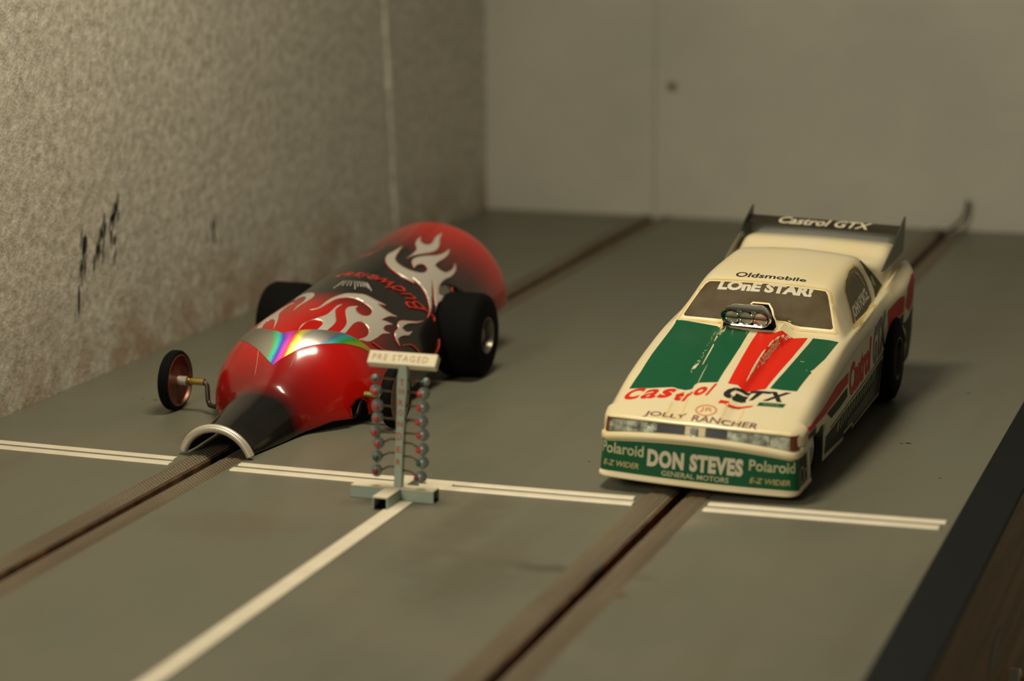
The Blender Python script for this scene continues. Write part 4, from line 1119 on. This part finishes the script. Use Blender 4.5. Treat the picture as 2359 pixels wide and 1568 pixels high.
def nose_slab(c, s0, s1, zlo, zhi, o_out, o_in, m_, n_=12):
    v = []; f = []
    for i in range(n_ + 1):
        s_ = s0 + (s1 - s0) * i / n_; a = zlo - 2.35 * taper(s_); b = zhi - 0.5 * taper(s_)
        v += [nose_pt(s_, a, o_in), nose_pt(s_, a, o_out), nose_pt(s_, b, o_out - 0.5), nose_pt(s_, b, o_in - 0.5)]
    for i in range(n_):
        for k in range(4): a = 4 * i; f.append((a + k, a + (k + 1) % 4, a + 4 + (k + 1) % 4, a + 4 + k))
    f += [(3, 2, 1, 0), (4 * n_, 4 * n_ + 1, 4 * n_ + 2, 4 * n_ + 3)]
    c.add(v, f, m_)


for sg, lab in ((-1, 'left'), (1, 'right')):
    c = MB()
    for k in range(3):
        a = 10.6 + k * 7.6 if sg > 0 else 15.0 + k * 6.5; b = a + (7.2 if sg > 0 else 6.2)
        nose_slab(c, sg * a, sg * b, 21.75, 24.55, -1.5, -2.6, m_lamp)
    part(c, 'headlight', car, 'clear headlight group on the %s of the picture' % lab, True, 30)
    c = MB(); a, b = (2.7, 10.3) if sg > 0 else (5.0, 14.7)
    nose_slab(c, sg * a, sg * b, 21.75, 24.5, -1.7, -2.6, m_grille)
    for k in range(5):
        z = 22.1 + k * 0.5; wrap(c, ribbon_flat([(sg * a, z), (sg * b, z)], 0.09, False), (lambda aa, bb: nose_pt(aa, bb - 2.35 * taper(aa) * (24.5 - bb) / 2.7, -1.62 - 0.18 * (bb - 21.7))), m_bar, 2.0)
    part(c, 'grille', car, 'dark slatted grille on the %s of the picture' % lab, True, 30)
    c = MB(); nose_slab(c, sg * 34.0, sg * 38.6, 21.75, 24.6, -1.2, -2.4, m_amber)
    part(c, 'turn_signal', car, 'amber corner lens', True, 30)
c = MB(); nose_slab(c, -2.7, -0.3, 21.6, 24.2, -0.9, -2.4, m_lamp, 2); nose_slab(c, -2.3, -0.7, 22.4, 24.1, -0.8, -2.4, m_grille, 2)
part(c, 'nose_emblem', car, 'small dark emblem between the grilles', False)

# chrome injector scoop standing in the hole of the windscreen
def loc_part(c, name, parent, label=None, ang=35, smooth=True):
    c.v = [tuple(L2W(q)) for q in c.v]
    return part(c, name, parent, label, smooth, ang)


def scoop_tilt(c):
    c.v = [(x, y - (z - 49.3) * 0.62 * (1 if y < 79 else 0.4), z) for x, y, z in c.v]; return c


def stadium(w_, h_, n_=12):
    r = h_ / 2; L = []
    for k in range(n_ + 1): a = -math.pi / 2 + math.pi * k / n_; L.append((w_ / 2 - r + r * math.cos(a), r * math.sin(a)))
    for k in range(n_ + 1): a = math.pi / 2 + math.pi * k / n_; L.append((-w_ / 2 + r + r * math.cos(a), r * math.sin(a)))
    return L


SX, SY, SZ = -1.9, 75.8, 49.4
c = MB(); v = []; f = []
rings = [(0.0, 17.6, 6.0, 0), (-0.5, 18.8, 7.0, 0), (0.2, 19.4, 7.6, 0), (1.5, 19.2, 7.8, 0.2), (4.5, 17.6, 7.6, 0.7), (8.5, 14.5, 6.6, 0.6), (11.5, 12.0, 5.0, -0.4)]
K = len(stadium(10, 5))
for (dy, w_, h_, dz) in rings: v += [(SX + a, SY + dy, SZ + b + dz) for a, b in stadium(w_, h_)]
for i in range(len(rings) - 1):
    for k in range(K): f.append((i * K + k, i * K + (k + 1) % K, (i + 1) * K + (k + 1) % K, (i + 1) * K + k))
f.append(tuple(range((len(rings) - 1) * K, len(rings) * K)))
c.add(v, f, m_chrome)
v = [(SX + a, SY + 0.8, SZ + b) for a, b in stadium(17.4, 5.9)]; c.add(v, [tuple(range(len(v)))[::-1]], m_chrome)
c.box(SX - 6.5, SX + 6.5, SY + 3, SY + 9, 44.6, 46.6, m_alu)
scoop = loc_part(scoop_tilt(c), 'air_scoop', car, 'chrome three-hole air scoop', 40)
for k in (-1, 0, 1):
    c = MB(); cx = SX + k * 5.5
    c.lathe([(0, 2.35), (-0.4, 2.6), (-0.55, 2.85), (-0.3, 3.0), (0, 3.0)], (cx, SY + 0.6, SZ - 0.1), (0, 1, 0), m_chrome, 32)
    c.lathe([(0.25, 0.0), (0.35, 2.4)], (cx, SY + 0.4, SZ - 0.1), (0, 1, 0), m_alu, 32)
    c.tube([(cx - 2.5, SY + 0.1, SZ - 0.1), (cx + 2.5, SY + 0.1, SZ - 0.1)], 0.28, m_steel, 8)
    c.ball((cx - 0.4, SY + 0.1, SZ - 2.7), 0.42, m_chrome, 12, 8)
    loc_part(scoop_tilt(c), 'butterfly_valve', scoop)

# rear wing between dark end plates
m_smoke = mat('smoked_plastic', (0.030, 0.040, 0.032), 0.3, coat=0.4, noise=(90, (0.055, 0.065, 0.045), 0.6))
m_wing = mat('wing_black', (0.016, 0.014, 0.010), 0.35, noise=(70, (0.040, 0.028, 0.016), 0.8))
c = MB()
prof_w = [(204.6, 63.7), (204.2, 64.1), (204.8, 64.5), (208, 65.5), (211.4, 66.4), (211.7, 66.0), (208, 64.7), (205.4, 63.8)]
v = [(sx, y, z) for sx in (-32.4, 32.4) for y, z in prof_w]; K = len(prof_w)
c.add(v, [(k, (k + 1) % K, K + (k + 1) % K, K + k) for k in range(K)] + [tuple(range(K))[::-1], tuple(range(K, 2 * K))], m_wing)
tv, tf = text_flat('Castrol GTX', 0.02, 0.25)
c.add([(-19.5 + 39.5 * a, 204.9 + 6.2 * b, 64.52 + 0.14 + 1.80 * b + 0.10 * math.sin(math.pi * b)) for a, b in tv], tf, m_white)
wing = loc_part(c, 'rear_wing', car, 'black rear wing with pale lettering', 30)
c = MB(); c.box(-32.2, 32.2, 205.6, 206.1, 59.0, 64.2, m_smoke)
loc_part(c, 'wing_support', car, 'smoked panel under the wing', 30, False)
for sg in (-1, 1):
    pl = [(164.5, 54.8), (176, 57.9), (190, 61.6), (203, 66.4), (213.6, 70.0), (215.2, 70.0), (215.0, 62), (213.4, 55.4), (200, 54.6), (184, 54.4), (172, 54.0)]
    c = MB(); x0, x1 = sg * 32.5, sg * 33.1; K = len(pl)
    c.add([(x0, y, z) for y, z in pl] + [(x1, y, z) for y, z in pl], [(k, (k + 1) % K, K + (k + 1) % K, K + k) for k in range(K)] + [tuple(range(K))[::-1], tuple(range(K, 2 * K))], m_smoke)
    loc_part(c, 'end_plate', car, 'smoked triangular end plate of the wing', 30, False)

# wheels and running gear of the white car
RY, RZ_, RR = 0.1785, 0.0176, 0.0176
fat_wheel(0.1140, 0.1362, RY, RZ_, RR, car, 0.0088, 1, m_steel)
fat_wheel(0.0528, 0.0750, RY, RZ_, RR, car, 0.0088, -1, m_alu)
fat_wheel(0.1210, 0.1282, 0.0440, 0.0118, 0.0118, car, 0.0060, 1, m_alu, 'front_wheel')
fat_wheel(0.0602, 0.0674, 0.0440, 0.0118, 0.0118, car, 0.0060, -1, m_alu, 'front_wheel')
c = MB(); c.box(0.0840, 0.1040, 0.028, 0.170, 0.0036, 0.0048, m_chassis, 0.0003); c.box(0.0700, 0.1180, 0.060, 0.130, 0.0038, 0.0046, m_chassis, 0.0003)
part(c, 'chassis', car, None, False)
for y, z, x0, x1 in ((RY, RZ_, 0.0600, 0.1300), (0.0440, 0.0118, 0.0650, 0.1230)):
    c = MB(); c.lathe([(0, 0), (0, 0.0014), (x1 - x0, 0.0014), (x1 - x0, 0)], (x0, y, z), (1, 0, 0), m_steel, 14); part(c, 'axle', car)
c = MB(); c.lathe([(0, 0), (0, 0.010), (0.028, 0.010), (0.028, 0)], (0.080, 0.148, 0.0150), (1, 0, 0), m_alu, 32); part(c, 'motor', car)
c = MB(); c.box(SR - 0.0009, SR + 0.0009, 0.020, 0.042, -0.0070, 0.0046, m_hole, 0.0002); part(c, 'guide_blade', car, None, False)
